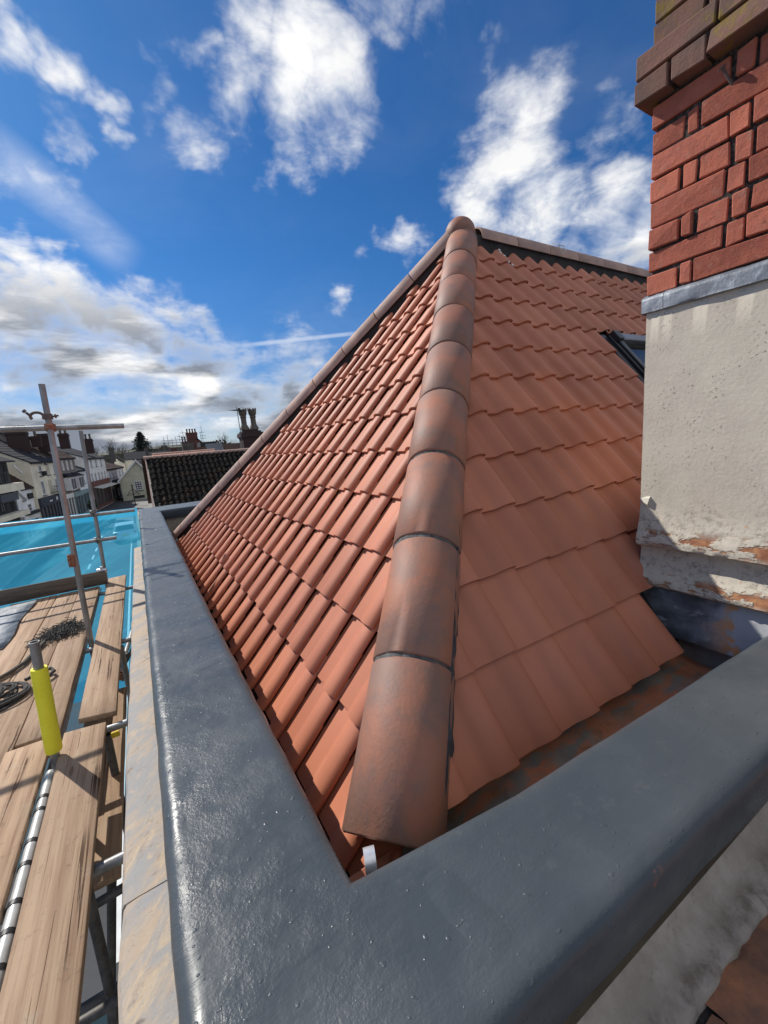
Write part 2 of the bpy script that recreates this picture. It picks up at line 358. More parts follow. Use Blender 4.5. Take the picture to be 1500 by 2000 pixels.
col = h.mix(h.math('MULTIPLY', h.smooth(h.noise(h.pos, 17, 6, 0.75), 0.46, 0.60, 0, 0.8), h.smooth(h.noise(h.pos, 5.5, 2), 0.48, 0.58)), col, (0.22, 0.155, 0.03))
h.put(h.b.inputs['Base Color'], col); h.b.inputs['Roughness'].default_value = 0.9; h.b.inputs['Specular IOR Level'].default_value = 0.25
h.link(bump(h, h.noise(h.pos, 60, 7, 0.72), 0.55, 0.006), h.b.inputs['Normal'])
m, h = new_mat('old_mortar')
col = h.mix(h.smooth(h.noise(h.pos, 70, 5, 0.75), 0.42, 0.66), (0.035, 0.029, 0.025), (0.17, 0.145, 0.12))
col = h.mix(h.smooth(h.noise(h.pos, 6, 4), 0.35, 0.65), col, (0.018, 0.016, 0.015))
h.put(h.b.inputs['Base Color'], col); h.b.inputs['Roughness'].default_value = 0.95
h.link(bump(h, h.noise(h.pos, 90, 5, 0.7), 0.9, 0.01), h.b.inputs['Normal'])
m, h = new_mat('stained_render')
sz = h.node('ShaderNodeSeparateXYZ'); h.link(h.pos, sz.inputs[0]); zz = h.math('SUBTRACT', sz.outputs[2], ZC)
col = h.mix(h.smooth(h.noise(h.pos, 4.0, 5, 0.6), 0.35, 0.7), (0.61, 0.555, 0.455), (0.55, 0.495, 0.405))
col = h.mix(h.smooth(h.noise(h.pos, 2.3, 4, 0.5), 0.5, 0.75, 0, 0.5), col, (0.53, 0.44, 0.37))
pk = h.math('MULTIPLY', h.smooth(h.noise(h.pos, 85, 3, 0.6), 0.57, 0.68), h.smooth(h.noise(h.pos, 7, 5, 0.6), 0.46, 0.60))
col = h.mix(h.math('MULTIPLY', pk, 0.8), col, (0.14, 0.12, 0.10))
# algae and dirt splashed over the foot of the render, then bare orange where the skin has peeled
low = h.smooth(h.math('ADD', zz, h.math('MULTIPLY', h.math('SUBTRACT', h.noise(h.pos, 6, 5, 0.65), 0.5), 0.55)), -0.22, -0.52)
sp = h.math('MULTIPLY', h.smooth(h.noise(h.pos, 38, 7, 0.8), 0.46, 0.64), h.smooth(h.noise(h.pos, 5, 3), 0.36, 0.60, 0.25, 1.0))
col = h.mix(h.math('MULTIPLY', h.math('MULTIPLY', low, sp), 0.62), col, (0.155, 0.13, 0.09))
ed = h.math('ADD', h.smooth(h.math('ABSOLUTE', h.math('ADD', zz, 0.545)), 0.06, 0.01), h.smooth(h.math('ABSOLUTE', h.math('ADD', zz, 0.745)), 0.045, 0.01))
peel = h.math('MULTIPLY', ed, h.smooth(h.noise(mp(h, h.pos, 1, 1, 2.2), 10, 5, 0.6, 0.3), 0.49, 0.55))
col = h.mix(h.math('MULTIPLY', peel, 0.95), col, h.mix(h.smooth(h.noise(h.pos, 20, 4), 0.4, 0.6), (0.43, 0.20, 0.085), (0.27, 0.10, 0.05)))
sp2 = h.smooth(h.noise(h.pos, 30, 3), 0.70, 0.74)
col = h.mix(h.math('MULTIPLY', h.math('MULTIPLY', sp2, low), 0.7), col, (0.55, 0.30, 0.16))
h.put(h.b.inputs['Base Color'], col); h.b.inputs['Roughness'].default_value = 0.88; h.b.inputs['Specular IOR Level'].default_value = 0.25
bb = bump(h, h.noise(h.pos, 60, 6, 0.65), 0.28, 0.006); bb = bump(h, h.noise(h.pos, 7, 4, 0.5), 0.16, 0.02, bb); bb = bump(h, h.math('SUBTRACT', 1.0, peel), 0.8, 0.006, bb)
bb = bump(h, h.math('MULTIPLY', h.math('MULTIPLY', low, sp), -1.0), 0.25, 0.004, bb)
h.link(bb, h.b.inputs['Normal'])
m, h = new_mat('lead_sheet')
col = h.mix(h.smooth(h.noise(mp(h, h.pos, 1, 1, 2), 6, 5, 0.6), 0.36, 0.62), (0.125, 0.137, 0.16), (0.24, 0.26, 0.29))
col = h.mix(h.smooth(h.noise(mp(h, h.pos, 2, 2, 1), 8, 5, 0.7), 0.54, 0.66, 0, 0.8), col, (0.40, 0.42, 0.45))
h.put(h.b.inputs['Base Color'], col); h.b.inputs['Roughness'].default_value = 0.5; h.b.inputs['Metallic'].default_value = 0.25
h.link(bump(h, h.noise(h.pos, 11, 5, 0.6), 0.5, 0.012), h.b.inputs['Normal'])
m, h = new_mat('lead_apron')
sy = h.node('ShaderNodeSeparateXYZ'); h.link(h.pos, sy.inputs[0])
col = h.mix(h.smooth(h.noise(mp(h, h.pos, 1, 1.2, 2), 5, 5, 0.6), 0.36, 0.62), (0.075, 0.078, 0.086), (0.17, 0.172, 0.18))
col = h.mix(h.smooth(h.noise(mp(h, h.pos, 1, 1.6, 3.5), 6, 6, 0.7), 0.56, 0.70, 0, 0.8), col, (0.36, 0.37, 0.38))
near = h.smooth(h.math('ADD', sy.outputs[1], h.math('MULTIPLY', h.noise(h.pos, 9, 5, 0.7), 0.25)), 0.90, 0.74)
col = h.mix(h.math('MULTIPLY', near, 0.85), col, (0.42, 0.43, 0.45))
col = h.mix(h.math('MULTIPLY', near, h.smooth(h.noise(h.pos, 8, 3), 0.48, 0.56)), col, (0.55, 0.27, 0.12))
h.put(h.b.inputs['Base Color'], col); h.b.inputs['Roughness'].default_value = 0.7; h.b.inputs['Specular IOR Level'].default_value = 0.25
h.link(bump(h, h.noise(h.pos, 9, 5, 0.6), 0.5, 0.015), h.b.inputs['Normal'])
m, h = new_mat('dirty_render')
v = mp(h, h.pos, 1, 0.8, 0.8)
col = h.mix(h.smooth(h.noise(v, 12, 8, 0.7), 0.35, 0.66), (0.34, 0.30, 0.25), (0.25, 0.215, 0.175))
ly = h.node('ShaderNodeSeparateXYZ'); h.link(h.pos, ly.inputs[0])
col = h.mix(h.math('MULTIPLY', h.smooth(h.noise(h.pos, 13, 6, 0.7), 0.42, 0.66, 0, 0.85), h.smooth(ly.outputs[1], 0.295, 0.250)), col, (0.10, 0.075, 0.055))
col = h.mix(h.smooth(h.noise(h.pos, 60, 7, 0.75), 0.55, 0.70, 0, 0.6), col, (0.17, 0.135, 0.105))
h.put(h.b.inputs['Base Color'], col); h.b.inputs['Roughness'].default_value = 0.9
h.link(bump(h, h.noise(h.pos, 50, 6, 0.7), 0.4, 0.006), h.b.inputs['Normal'])
mat('orange_stone', (0.36, 0.15, 0.07), (0.17, 0.085, 0.055), 0.9, 9, bmp=0.5, bscale=50, detail=6, fine=0.2)
mat('black_frame', (0.022, 0.024, 0.026), (0.03, 0.032, 0.034), 0.4, 9, metal=0.2)
mat('grey_cover', (0.23, 0.23, 0.26), None, 0.4, metal=0.5)
m, h = new_mat('window_glass'); h.put(h.b.inputs['Base Color'], (0.012, 0.014, 0.017)); h.b.inputs['Roughness'].default_value = 0.06; h.b.inputs['Specular IOR Level'].default_value = 0.7
# town
mat('asphalt', (0.062, 0.063, 0.066), (0.050, 0.050, 0.052), 0.85, 0.8, bmp=0.2, bscale=20, fine=0.15, fscale=12)
mat('paving', (0.21, 0.20, 0.185), (0.165, 0.155, 0.145), 0.85, 1.2, fine=0.12, fscale=4)
mat('yellow_paving', (0.46, 0.36, 0.17), (0.40, 0.30, 0.14), 0.85, 3, fine=0.1)
mat('kerb', (0.30, 0.29, 0.27), None, 0.85)
mat('road_paint', (0.72, 0.72, 0.70), (0.6, 0.6, 0.58), 0.7, 4)
mat('slate', (0.030, 0.032, 0.038), (0.042, 0.042, 0.046), 0.9, 1.5, stretch=(1, 1, 4), bmp=0.4, bscale=8, bdist=0.05, rnd=0.1, spec=0.12)
mat('brown_tile', (0.062, 0.036, 0.031), (0.045, 0.031, 0.028), 0.95, 1.8, stretch=(1, 1, 4), bmp=0.4, bscale=8, bdist=0.05, rnd=0.1, spec=0.12)
m, h = new_mat('mossy_pantile')
col = h.mix(h.smooth(h.noise(h.pos, 2.6, 6, 0.7), 0.38, 0.62), (0.008, 0.008, 0.008), (0.016, 0.0145, 0.0135))
col = h.mix(h.smooth(h.noise(h.pos, 1.3, 5), 0.52, 0.66, 0, 0.7), col, (0.024, 0.016, 0.012))
col = h.mix(h.smooth(h.noise(h.pos, 3.6, 5, 0.65), 0.66, 0.68), col, (0.30, 0.29, 0.26))
h.put(h.b.inputs['Base Color'], col); h.b.inputs['Roughness'].default_value = 1.0; h.b.inputs['Specular IOR Level'].default_value = 0.05
h.link(bump(h, h.noise(h.pos, 9, 6, 0.7), 0.6, 0.05), h.b.inputs['Normal'])
for nm, c in dict(cream_paint=(0.82, 0.75, 0.58), white_paint=(0.86, 0.86, 0.84), offwhite_paint=(0.84, 0.82, 0.77), grey_brown=(0.21, 0.18, 0.155),
                  sage_cream=(0.52, 0.50, 0.375), timber_black=(0.028, 0.026, 0.026), navy_paint=(0.035, 0.040, 0.055), fascia_red=(0.16, 0.06, 0.045),
                  teal_paint=(0.24, 0.34, 0.34), window_white=(0.74, 0.74, 0.73), dull_glass=(0.045, 0.055, 0.065), blind_cream=(0.55, 0.50, 0.40), sign_black=(0.02, 0.02, 0.022),
                  sign_green=(0.03, 0.11, 0.075), post_red=(0.50, 0.022, 0.022), letter_white=(0.75, 0.75, 0.72), blue_plastic=(0.05, 0.05, 0.30),
                  far_brick=(0.105, 0.036, 0.030), dark_brick=(0.038, 0.017, 0.016), grey_stack=(0.085, 0.078, 0.072), pot_clay=(0.11, 0.09, 0.07), far_slate=(0.085, 0.095, 0.11), dark_cloth=(0.03, 0.03, 0.04),
                  grey_cloth=(0.12, 0.12, 0.14), skin=(0.5, 0.33, 0.25), hair=(0.05, 0.035, 0.025), car_paint=(0.60, 0.62, 0.64), tyre=(0.02, 0.02, 0.02), lamp_red=(0.4, 0.02, 0.02),
                  plate_yellow=(0.7, 0.55, 0.05), awning=(0.30, 0.29, 0.28), stripe_grey=(0.16, 0.155, 0.15), yellow_tag=(0.6, 0.42, 0.02), plaster_pale=(0.60, 0.57, 0.48)).items():
    mat(nm, c, tuple(x*0.86 for x in c), 0.35 if 'glass' in nm or 'car' in nm else 0.75, 0.9, fine=0.08, fscale=6)
mat('conifer_leaf', (0.022, 0.040, 0.030), (0.040, 0.058, 0.040), 0.9, 0.7)
mat('bush_leaf', (0.035, 0.055, 0.025), (0.06, 0.08, 0.04), 0.9, 2)
mat('bark', (0.10, 0.085, 0.07), (0.07, 0.06, 0.05), 0.95, 3)
mat('far_wood', (0.075, 0.068, 0.058), (0.05, 0.05, 0.045), 1.0, 0.25)
mat('hill', (0.07, 0.075, 0.05), (0.09, 0.085, 0.06), 1.0, 0.02)

# ------------------------------------------------------------------ mesh helpers
class MB:
    def __init__(s): s.v = []; s.f = []; s.m = []; s.mi = 0
    def add(s, vs, fs):
        b = len(s.v); s.v += [tuple(p) for p in vs]
        for f in fs: s.f.append(tuple(i+b for i in f)); s.m.append(s.mi)
        return s
    def box(s, x0, x1, y0, y1, z0, z1):
        return s.hexa([(x0, y0, z0), (x1, y0, z0), (x1, y1, z0), (x0, y1, z0), (x0, y0, z1), (x1, y0, z1), (x1, y1, z1), (x0, y1, z1)])
    def hexa(s, p):
        return s.add(p, [(0, 3, 2, 1), (4, 5, 6, 7), (0, 1, 5, 4), (1, 2, 6, 5), (2, 3, 7, 6), (3, 0, 4, 7)])
    def obox(s, o, a, b, c):
        """box from corner o and three edge vectors"""
        o, a, b, c = map(Vector, (o, a, b, c))
        if a.cross(b).dot(c) < 0: a, b = b, a
        return s.hexa([o, o+a, o+a+b, o+b, o+c, o+a+c, o+a+b+c, o+b+c])
    def tube(s, pts, r, n=10, cap=True):
        pts = [Vector(p) for p in pts]; rs = r if isinstance(r, (list, tuple)) else [r]*len(pts)
        rings = []; up = None
        for i, p in enumerate(pts):
            d = (pts[min(i+1, len(pts)-1)]-pts[max(i-1, 0)]).normalized()
            if up is None: up = d.orthogonal().normalized()
            up = (up-d*up.dot(d)).normalized() if (up-d*up.dot(d)).length > 1e-6 else d.orthogonal().normalized()
            sd = d.cross(up)
            rings.append([p+(up*math.cos(2*math.pi*k/n)+sd*math.sin(2*math.pi*k/n))*rs[i] for k in range(n)])
        vs = [q for ring in rings for q in ring]; fs = []
        for i in range(len(pts)-1):
            for k in range(n):
                a = i*n+k; b = i*n+(k+1) % n
                fs.append((a, b, b+n, a+n))
        if cap: fs.append(tuple(range(n-1, -1, -1))); fs.append(tuple((len(pts)-1)*n+k for k in range(n)))
        return s.add(vs, fs)
    def lathe(s, o, axis, prof, n=12, cap=True):
        o = Vector(o); axis = Vector(axis).normalized(); u = axis.orthogonal().normalized(); w = axis.cross(u)
        vs = []
        for (r, t) in prof:
            for k in range(n): vs.append(o+axis*t+(u*math.cos(2*math.pi*k/n)+w*math.sin(2*math.pi*k/n))*r)
        fs = []
        for i in range(len(prof)-1):
            for k in range(n):
                a = i*n+k; b = i*n+(k+1) % n; fs.append((a, b, b+n, a+n))
        if cap: fs.append(tuple(range(n-1, -1, -1))); fs.append(tuple((len(prof)-1)*n+k for k in range(n)))
        return s.add(vs, fs)
    def poly(s, pts): return s.add(pts, [tuple(range(len(pts)))])
    def prism(s, pts, d):
        """extrude a planar polygon by vector d"""
        pts = [Vector(p) for p in pts]; d = Vector(d); n = len(pts)
        nr = Vector((0, 0, 0))
        for i in range(n): nr += pts[i].cross(pts[(i+1) % n])
        if nr.dot(d) > 0: pts = pts[::-1]
        vs = pts+[p+d for p in pts]
        return s.add(vs, [tuple(range(n)), tuple(range(2*n-1, n-1, -1))]+[(i, i+n, (i+1) % n+n, (i+1) % n) for i in range(n)])
    def mesh(s, name, off=Vector((0, 0, 0)), smooth=False, bevel=0.0, seg=1, angle=40):
        me = bpy.data.meshes.new(name)
        me.from_pydata([(p[0]-off.x, p[1]-off.y, p[2]-off.z) for p in s.v], [], s.f)
        if any(s.m): me.polygons.foreach_set('material_index', s.m)
        bm = bmesh.new(); bm.from_mesh(me)
        if bevel:
            bmesh.ops.bevel(bm, geom=[e for e in bm.edges if len(e.link_faces) == 2 and e.calc_face_angle(0) > 0.5], offset=bevel, segments=seg, affect='EDGES', profile=0.5, clamp_overlap=True)
        if smooth:
            for f in bm.faces: f.smooth = True
            for e in bm.edges:
                if len(e.link_faces) == 2 and e.calc_face_angle(0) > R_(angle): e.smooth = False
        bm.to_mesh(me); bm.free()
        return me
    def build(s, name, m, parent=None, smooth=False, bevel=0.0, seg=1, label=None, angle=40, kind=None):
        off = wloc(parent)
        me = s.mesh(name, off, smooth, bevel, seg, angle)
        for mm in (m if isinstance(m, (list, tuple)) else [m]): me.materials.append(MATS[mm])
        o = bpy.data.objects.new(name, me); COL.objects.link(o)
        if parent is not None: o.parent = parent
        if label: o['label'] = label
        if kind: o['kind'] = kind
        return o
def wloc(o):
    v = Vector((0, 0, 0))
    while o is not None: v += o.location; o = o.parent
    return v
def tag(o, label, cat, group=None):
    o['label'] = label; o['category'] = cat
    if group: o['group'] = group
    return o
def thing(name, label, cat, loc=(0, 0, 0), group=None):
    o = bpy.data.objects.new(name, None); COL.objects.link(o); o.location = loc; o.empty_display_size = 0.2
    return tag(o, label, cat, group)
def C(x, y, z): return Vector((x, y, z+ZC))     # heights are quoted from eye level

# ------------------------------------------------------------------ ground, road, pavements
MB().poly([(-600, -400, 0), (600, -400, 0), (600, 900, 0), (-600, 900, 0)]).build('ground', 'paving', kind='structure')
MB().poly([(-7.6, -20, 0.004), (-0.9, -20, 0.004), (-0.9, 60, 0.004), (-1.4, 90, 0.004), (3.5, 150, 0.004), (-2.5, 150, 0.004), (-6.5, 88, 0.004), (-7.6, 60, 0.004)]).build('road', 'asphalt', kind='structure')
b = MB()
for y in range(8, 56, 3): b.box(-3.75, -3.63, y, y+1.5, 0.002, 0.010)
for x in (-3.3, -2.6): b.box(x, x+0.5, 41.5, 41.62, 0.002, 0.010)
b.build('lane_marking', 'road_paint', kind='structure')
MB().box(-1.35, -1.27, 6, 60, 0.002, 0.009).build('edge_line', 'road_paint', kind='structure')
MB().box(-0.9, -0.75, -20, 60, 0, 0.12).build('kerb_stone', 'kerb', kind='structure')
MB().box(-7.75, -7.6, -20, 60, 0, 0.12).build('kerb_stone', 'kerb', kind='structure')
MB().box(-0.75, -0.14, -20, 60, 0, 0.116).build('pavement', 'yellow_paving', kind='structure')
MB().hexa([(-30, 30, 0), (-7.75, 30, 0), (-6.6, 88, 0), (-30, 88, 0), (-30, 30, .11), (-7.75, 30, .11), (-6.6, 88, .11), (-30, 88, .11)]).build('pavement', 'paving', kind='structure')
b = MB(); random.seed(5)
N = 60
for i in range(N):
    a0 = R_(-75+130*i/N); 
    x, y = 420*math.sin(a0), 420*math.cos(a0)
    hgt = 6+7*(0.5+0.5*math.sin(i*0.23))+1.5*math.sin(i*0.9)
    b.v += [(x, y, -1), (x*1.0, y*1.0, hgt), (x*1.5, y*1.5, hgt*1.5)]
for i in range(N-1):
    k = 3*i; b.f += [(k, k+3, k+4, k+1), (k+1, k+4, k+5, k+2)]; b.m += [0, 0]
b.build('hills', 'hill', kind='structure')
# ------------------------------------------------------------------ parapet wall: coating, core, ledges
pw = thing('parapet_wall', 'parapet wall sealed with a glossy grey coating, wrapping round the tiled roof', 'parapet', (0, 0.6, ZC-0.85))
OUT = [(-0.084, 0.345), (0.39, 0.333), (0.79, 0.318), (1.166, 0.30), (2.004, 0.268)]
INN = [(2.004, 0.527), (1.746, 0.543), (1.246, 0.568), (0.647, 0.602), (0.46, 0.624), (0.239, 0.651), (0.232, 1.385), (0.226, 2.77), (0.230, 7.40), (4.6, 7.40)]
FAR = [(4.6, 8.10), (-0.084, 8.10)]
def subdiv(P, step, jit):
    o = []
    for i in range(len(P)):
        a = Vector(P[i]); b_ = Vector(P[(i+1) % len(P)]); n = max(1, int((b_-a).length/step))
        for k in range(n):
            q = a.lerp(b_, k/n); d = (b_-a).normalized()
            j = 0 if k == 0 else random.gauss(0, jit)
            o.append(Vector((q.x-d.y*j, q.y+d.x*j)))
    return o
random.seed(3)
P = subdiv(OUT+INN+FAR, 0.10, 0.0016)
def inset(P, d):
    o = []; n = len(P)
    for i in range(n):
        a, b_, c = P[i-1], P[i], P[(i+1) % n]
        e1 = (b_-a).normalized(); e2 = (c-b_).normalized()
        n1 = Vector((-e1.y, e1.x)); n2 = Vector((-e2.y, e2.x)); m = (n1+n2)
        m = m/max(m.length_squared*0.5, 0.35) if m.length > 1e-6 else n1
        o.append(b_+m*d)
    return o
b = MB(); rings = [(0.046, 0.0), (0.036, 0.0), (0.022, -0.0025), (0.011, -0.009), (0.003, -0.020), (0.0, -0.036), (0.0, -0.132), (0.006, -0.144), (0.03, -0.146)]
n = len(P)
for (d, dz) in rings: b.v += [C(q.x, q.y, -0.851+dz) for q in inset(P, d)]
for r in range(len(rings)-1):
    for k in range(n): b.f.append((r*n+k, (r+1)*n+k, (r+1)*n+(k+1) % n, r*n+(k+1) % n)); b.m.append(0)
b.f.append(tuple(range(n))); b.m.append(0)
b.build('coping', 'grey_coating', pw, smooth=True, angle=50, label='glossy grey coating over the wall top')
# laps where one sheet of coating overlaps the next
def lap(p, q, w, hgt=0.0035, soft=False):
    p = Vector((p[0], p[1])); q = Vector((q[0], q[1])); d = (q-p).normalized(); s = Vector((-d.y, d.x)); b = MB(); N = 14
    prof = [(-w*2.6, -0.0015), (-w*1.2, hgt*0.55), (-w*0.1, hgt), (w*0.22, hgt*0.45), (w*0.42, -0.003)]
    if soft: prof = [(-w, -0.0012), (-w*.5, hgt*.6), (0, hgt), (w*.5, hgt*.55), (w, -0.0012)]
    ph = random.random()*6
    for i in range(N+1):
        c = p.lerp(q, i/N)+s*0.0015*math.sin(ph+i*.6)
        for (o, z) in prof: e = c+s*o; b.v.append(C(e.x, e.y, -0.851+(z if not soft else (z+.0012)*math.sin(math.pi*min(1, max(0, i/N)))**.5-.0012)))
    for i in range(N):
        for k in range(4): b.f.append((i*5+k, (i+1)*5+k, (i+1)*5+k+1, i*5+k+1)); b.m.append(0)
    o = b.build('lap_seam', 'grey_coating', pw, smooth=True, angle=80); return o
for (y, w, t, hh) in [(1.74, .028, .03, .003), (2.04, .022, -.03, .003), (3.31, .030, .02, .006), (4.27, .022, -.05, .004), (4.75, .02, .1, .004), (5.64, .03, .02, .006), (6.6, .03, -.04, .005)]:
    lap((-0.036, y-t), (0.190, y+t), w, hh)
lap((0.368, 0.570), (0.396, 0.384), 0.042, 0.0042, True)
b = MB()
b.box(-0.04, 0.205, 0.62, 8.05, ZC-1.6, ZC-0.862); b.hexa([C(-.04, .375, -1.6), C(2.0, .300, -1.6), C(2.0, .49, -1.6), C(-.04, .62, -1.6), C(-.04, .375, -.862), C(2.0, .300, -.862), C(2.0, .49, -.862), C(-.04, .62, -.862)])
b.box(0.206, 4.6, 7.44, 8.05, ZC-1.6, ZC-0.862)
b.build('wall_core', 'dirty_render', pw)
MB().box(-0.055, 9.0, 0.36, 8.06, 0.0, ZC-1.61).build('house_wall', 'dirty_render', pw)
# stone ledge on the street side, in four slabs
random.seed(8)
for (y0, y1) in [(0.10, 1.052), (1.056, 2.674), (2.679, 4.10), (4.104, 5.66)]:
    N = 12; b = MB()
    xs = [-0.040, -0.10, -0.165, -0.196, -0.203, -0.203, -0.04]; zs = [-1.045, -1.047, -1.049, -1.053, -1.064, -1.17, -1.17]
    for i in range(N+1):
        y = y0+(y1-y0)*i/N
        for k, (x, z) in enumerate(zip(xs, zs)):
            b.v.append(C(x+(random.gauss(0, 0.0025) if 1 < k < 6 else 0)+(0.012*y*0.6 if k > 0 else 0)*0.7, y, z+(random.gauss(0, 0.0012) if k < 5 else 0)))
    m_ = len(xs)
    for i in range(N):
        for k in range(m_): b.f.append((i*m_+k, i*m_+(k+1) % m_, (i+1)*m_+(k+1) % m_, (i+1)*m_+k)); b.m.append(0)
    b.f += [tuple(range(m_-1, -1, -1)), tuple(N*m_+k for k in range(m_))]; b.m += [0, 0]
    b.build('stone', 'ledge_stone', pw, smooth=True, angle=25)
# front side: rendered ledge, then orange stone below the camera
def loft_x(name, m, prof, x0, x1, N, jit, parent, skew=0.0):
    b = MB(); k_ = len(prof)
    for i in range(N+1):
        x = x0+(x1-x0)*i/N
        for k, (y, z) in enumerate(prof):
            j = random.gauss(0, jit) if 0 < k < k_-1 else 0
            b.v.append(C(x, y-skew*(x-x0)+j, z+j*0.7))
    for i in range(N):
        for k in range(k_-1): b.f.append((i*k_+k, i*k_+k+1, (i+1)*k_+k+1, (i+1)*k_+k)); b.m.append(0)
    return b.build(name, m, parent, smooth=True, angle=40)
loft_x('render_ledge', 'dirty_render', [(0.335, -1.000), (0.312, -1.035), (0.285, -1.044), (0.268, -1.046), (0.255, -1.051), (0.248, -1.065), (0.246, -1.105)], 0.10, 2.0, 60, 0.0022, pw, 0.028)
loft_x('ledge_crack', 'old_mortar', [(0.270, -1.075), (0.252, -1.069), (0.234, -1.067), (0.220, -1.075)], 0.10, 2.0, 90, 0.004, pw, 0.028)
for i in range(3):
    x = 0.1+i*0.63
    loft_x('stone', 'orange_stone', [(0.237, -1.105), (0.234, -1.061), (0.215, -1.055), (0.10, -1.057), (-0.02, -1.065), (-0.03, -1.2)], x, x+0.626, 24, 0.003, pw, 0.02)

# ------------------------------------------------------------------ hipped roof
rf = thing('hipped_roof', 'new hipped roof of smooth red pantiles with a row of half-round tiles up the hip', 'roof', (1.2, 2.5, ZC-1.0))
P0 = C(0.385, 0.728, -0.924); PL_, PR_ = R_(49.5), R_(51.0)
DH = Vector((1/math.tan(PL_), 1/math.tan(PR_), 1)).normalized(); LH = 4.2
AP = P0+DH*LH
FB = C(0.385, 6.05, -0.924); DF = (FB-AP).normalized(); LF = (FB-AP).length
NL = Vector((-math.sin(PL_), 0, math.cos(PL_))); NR = Vector((0, -math.sin(PR_), math.cos(PR_)))
OFF = 0.118
kL = P0.dot(NL)-OFF; kR = P0.dot(NR)-OFF
UL, VL = Vector((0, -1, 0)), Vector((math.cos(PL_), 0, math.sin(PL_)))
UR, VR = Vector((1, 0, 0)), Vector((0, math.cos(PR_), math.sin(PR_)))
OL = Vector((0, 0, kL/math.cos(PL_))); OR = Vector((0, 0, kR/math.cos(PR_)))
TW = 0.2045; TL = 0.365
PROF = [(-0.006, -0.002), (0.007, -0.002), (0.015, 0.0), (0.078, 0.0), (0.093, 0.003), (0.106, 0.0105), (0.121, 0.0215), (0.142, 0.0305), (0.164, 0.0345), (0.185, 0.0325), (0.199, 0.0265), (0.2070, 0.0165), (0.2045, 0.0095)]
def tile_mesh():
    b = MB(); T = 0.0135
    for (v, lift) in ((0.0, 0.0245), (0.0025, 0.0255), (TL, 0.0)):
        for (u, w) in PROF: b.v.append((u, v, w+lift))
    tk = lambda u: T*max(0.05, min(1.0, (0.2085-u)/0.02))
    for (u, w) in PROF: b.v.append((min(u, 0.206), 0.001, w+0.0230-tk(u)))
    for (u, w) in PROF: b.v.append((min(u, 0.206), TL*0.5, w+0.0115-tk(u)))
    n = len(PROF)
    for k in range(n-1):
        b.f += [(k, k+1, n+k+1, n+k), (n+k, n+k+1, 2*n+k+1, 2*n+k), (3*n+k, 3*n+k+1, k+1, k), (4*n+k, 4*n+k+1, 3*n+k+1, 3*n+k)]; b.m += [0]*4
    me = b.mesh('roof_tile', smooth=True, angle=48); me.materials.append(MATS['terracotta']); return me
TILE = tile_mesh()
def frame(Ux, Vx, Nx, o):
    return Matrix(((Ux.x, Vx.x, Nx.x, o.x), (Ux.y, Vx.y, Nx.y, o.y), (Ux.z, Vx.z, Nx.z, o.z), (0, 0, 0, 1)))
ROFF = wloc(rf)
def clip(me, mw, planes):
    """cut a tile to the hips; planes: (point, normal), the part on the normal's side goes"""
    bm = bmesh.new(); bm.from_mesh(me); inv = mw.inverted(); changed = False
    for (p, nn) in planes:
        lp = inv @ p; ln = (inv.to_3x3() @ nn).normalized()
        ds = [(v.co-lp).dot(ln) for v in bm.verts]
        if not ds or max(ds) < 0: continue
        if min(ds) > 0: bm.free(); return None
        bmesh.ops.bisect_plane(bm, geom=bm.verts[:]+bm.edges[:]+bm.faces[:], plane_co=lp, plane_no=ln, clear_outer=True); changed = True
    if not bm.faces: bm.free(); return None
    if not changed: bm.free(); return me
    m2 = bpy.data.meshes.new('roof_tile'); bm.to_mesh(m2); bm.free(); m2.materials.append(MATS['terracotta']); return m2
up = Vector((0, 0, 1))
hipn = DH.cross(up).normalized()                    # points to +X,-Y : the right face's side
farn = DF.cross(up).normalized()
if farn.y < 0: farn = -farn                         # points beyond the far hip
tiles = []
random.seed(21)
def place(Ux, Vx, Nx, O_, u, v, planes, face):
    ja = random.gauss(0, 0.0028); jv = random.gauss(0, 0.0022); jw = random.gauss(0, 0.0007)
    mw = frame(Ux, Vx, Nx, O_+Ux*(u+random.gauss(0, .0009))+Vx*(v+jv)+Nx*jw) @ Matrix.Rotation(ja, 4, 'Z') @ Matrix.Rotation(random.gauss(0, .002), 4, 'Y')
    me = clip(TILE, mw, planes)
    if me is None: return
    c = mw @ Vector((0.1, 0.15, 0))
    tiles.append(((c-cam.location).length, face, me, mw))
gL = 0.283
for i in range(15):
    v = 0.513+gL*i
    for j in range(-4, 27):
        place(UL, VL, NL, OL, -(1.30+TW*1.012*(j+1)), v, [(P0, hipn), (AP+Vector((0, 0, 0)), farn)] if False else [(P0, hipn), (FB-farn*0.105, farn)], 'L')
gR = 0.2835
WX0, WX1, WV0, WV1 = 3.52, 4.55, 2.30, 3.47        # opening of the roof window (x, slope)
for i in range(13):
    v = 1.262+gR*i
    for j in range(-1, 36):
        u = 0.853-TW+TW*j
        if u > 1.98 and v < 1.5: continue                # the chimney stands here
        if u > 1.70 and v < 1.3: continue
        if u+TW > WX0+0.06 and u < WX1 and v+0.10 > WV0 and v < WV1-0.02: continue
        place(UR, VR, NR, OR, u, v, [(P0, -hipn), (AP+Vector((0, -0.088, 0)), Vector((0, 1, 0)))], 'R')
def hidden(t):
    d, face, me, mw = t; c = mw @ Vector((0.1, 0.15, 0.03))
    q = c-cam.location
    if face == 'R':                                     # behind the chimney, seen from the camera
        return q.x/q.y > 2.0/1.02*1.06 and q.z < q.x*0.9
    return False
vis = sorted([t for t in tiles if not hidden(t)], key=lambda t: t[0]); rest = vis[300:]+[t for t in tiles if hidden(t)]; vis = vis[:300]
print('tiles', len(tiles), 'as parts', len(vis), 'joined', len(rest))
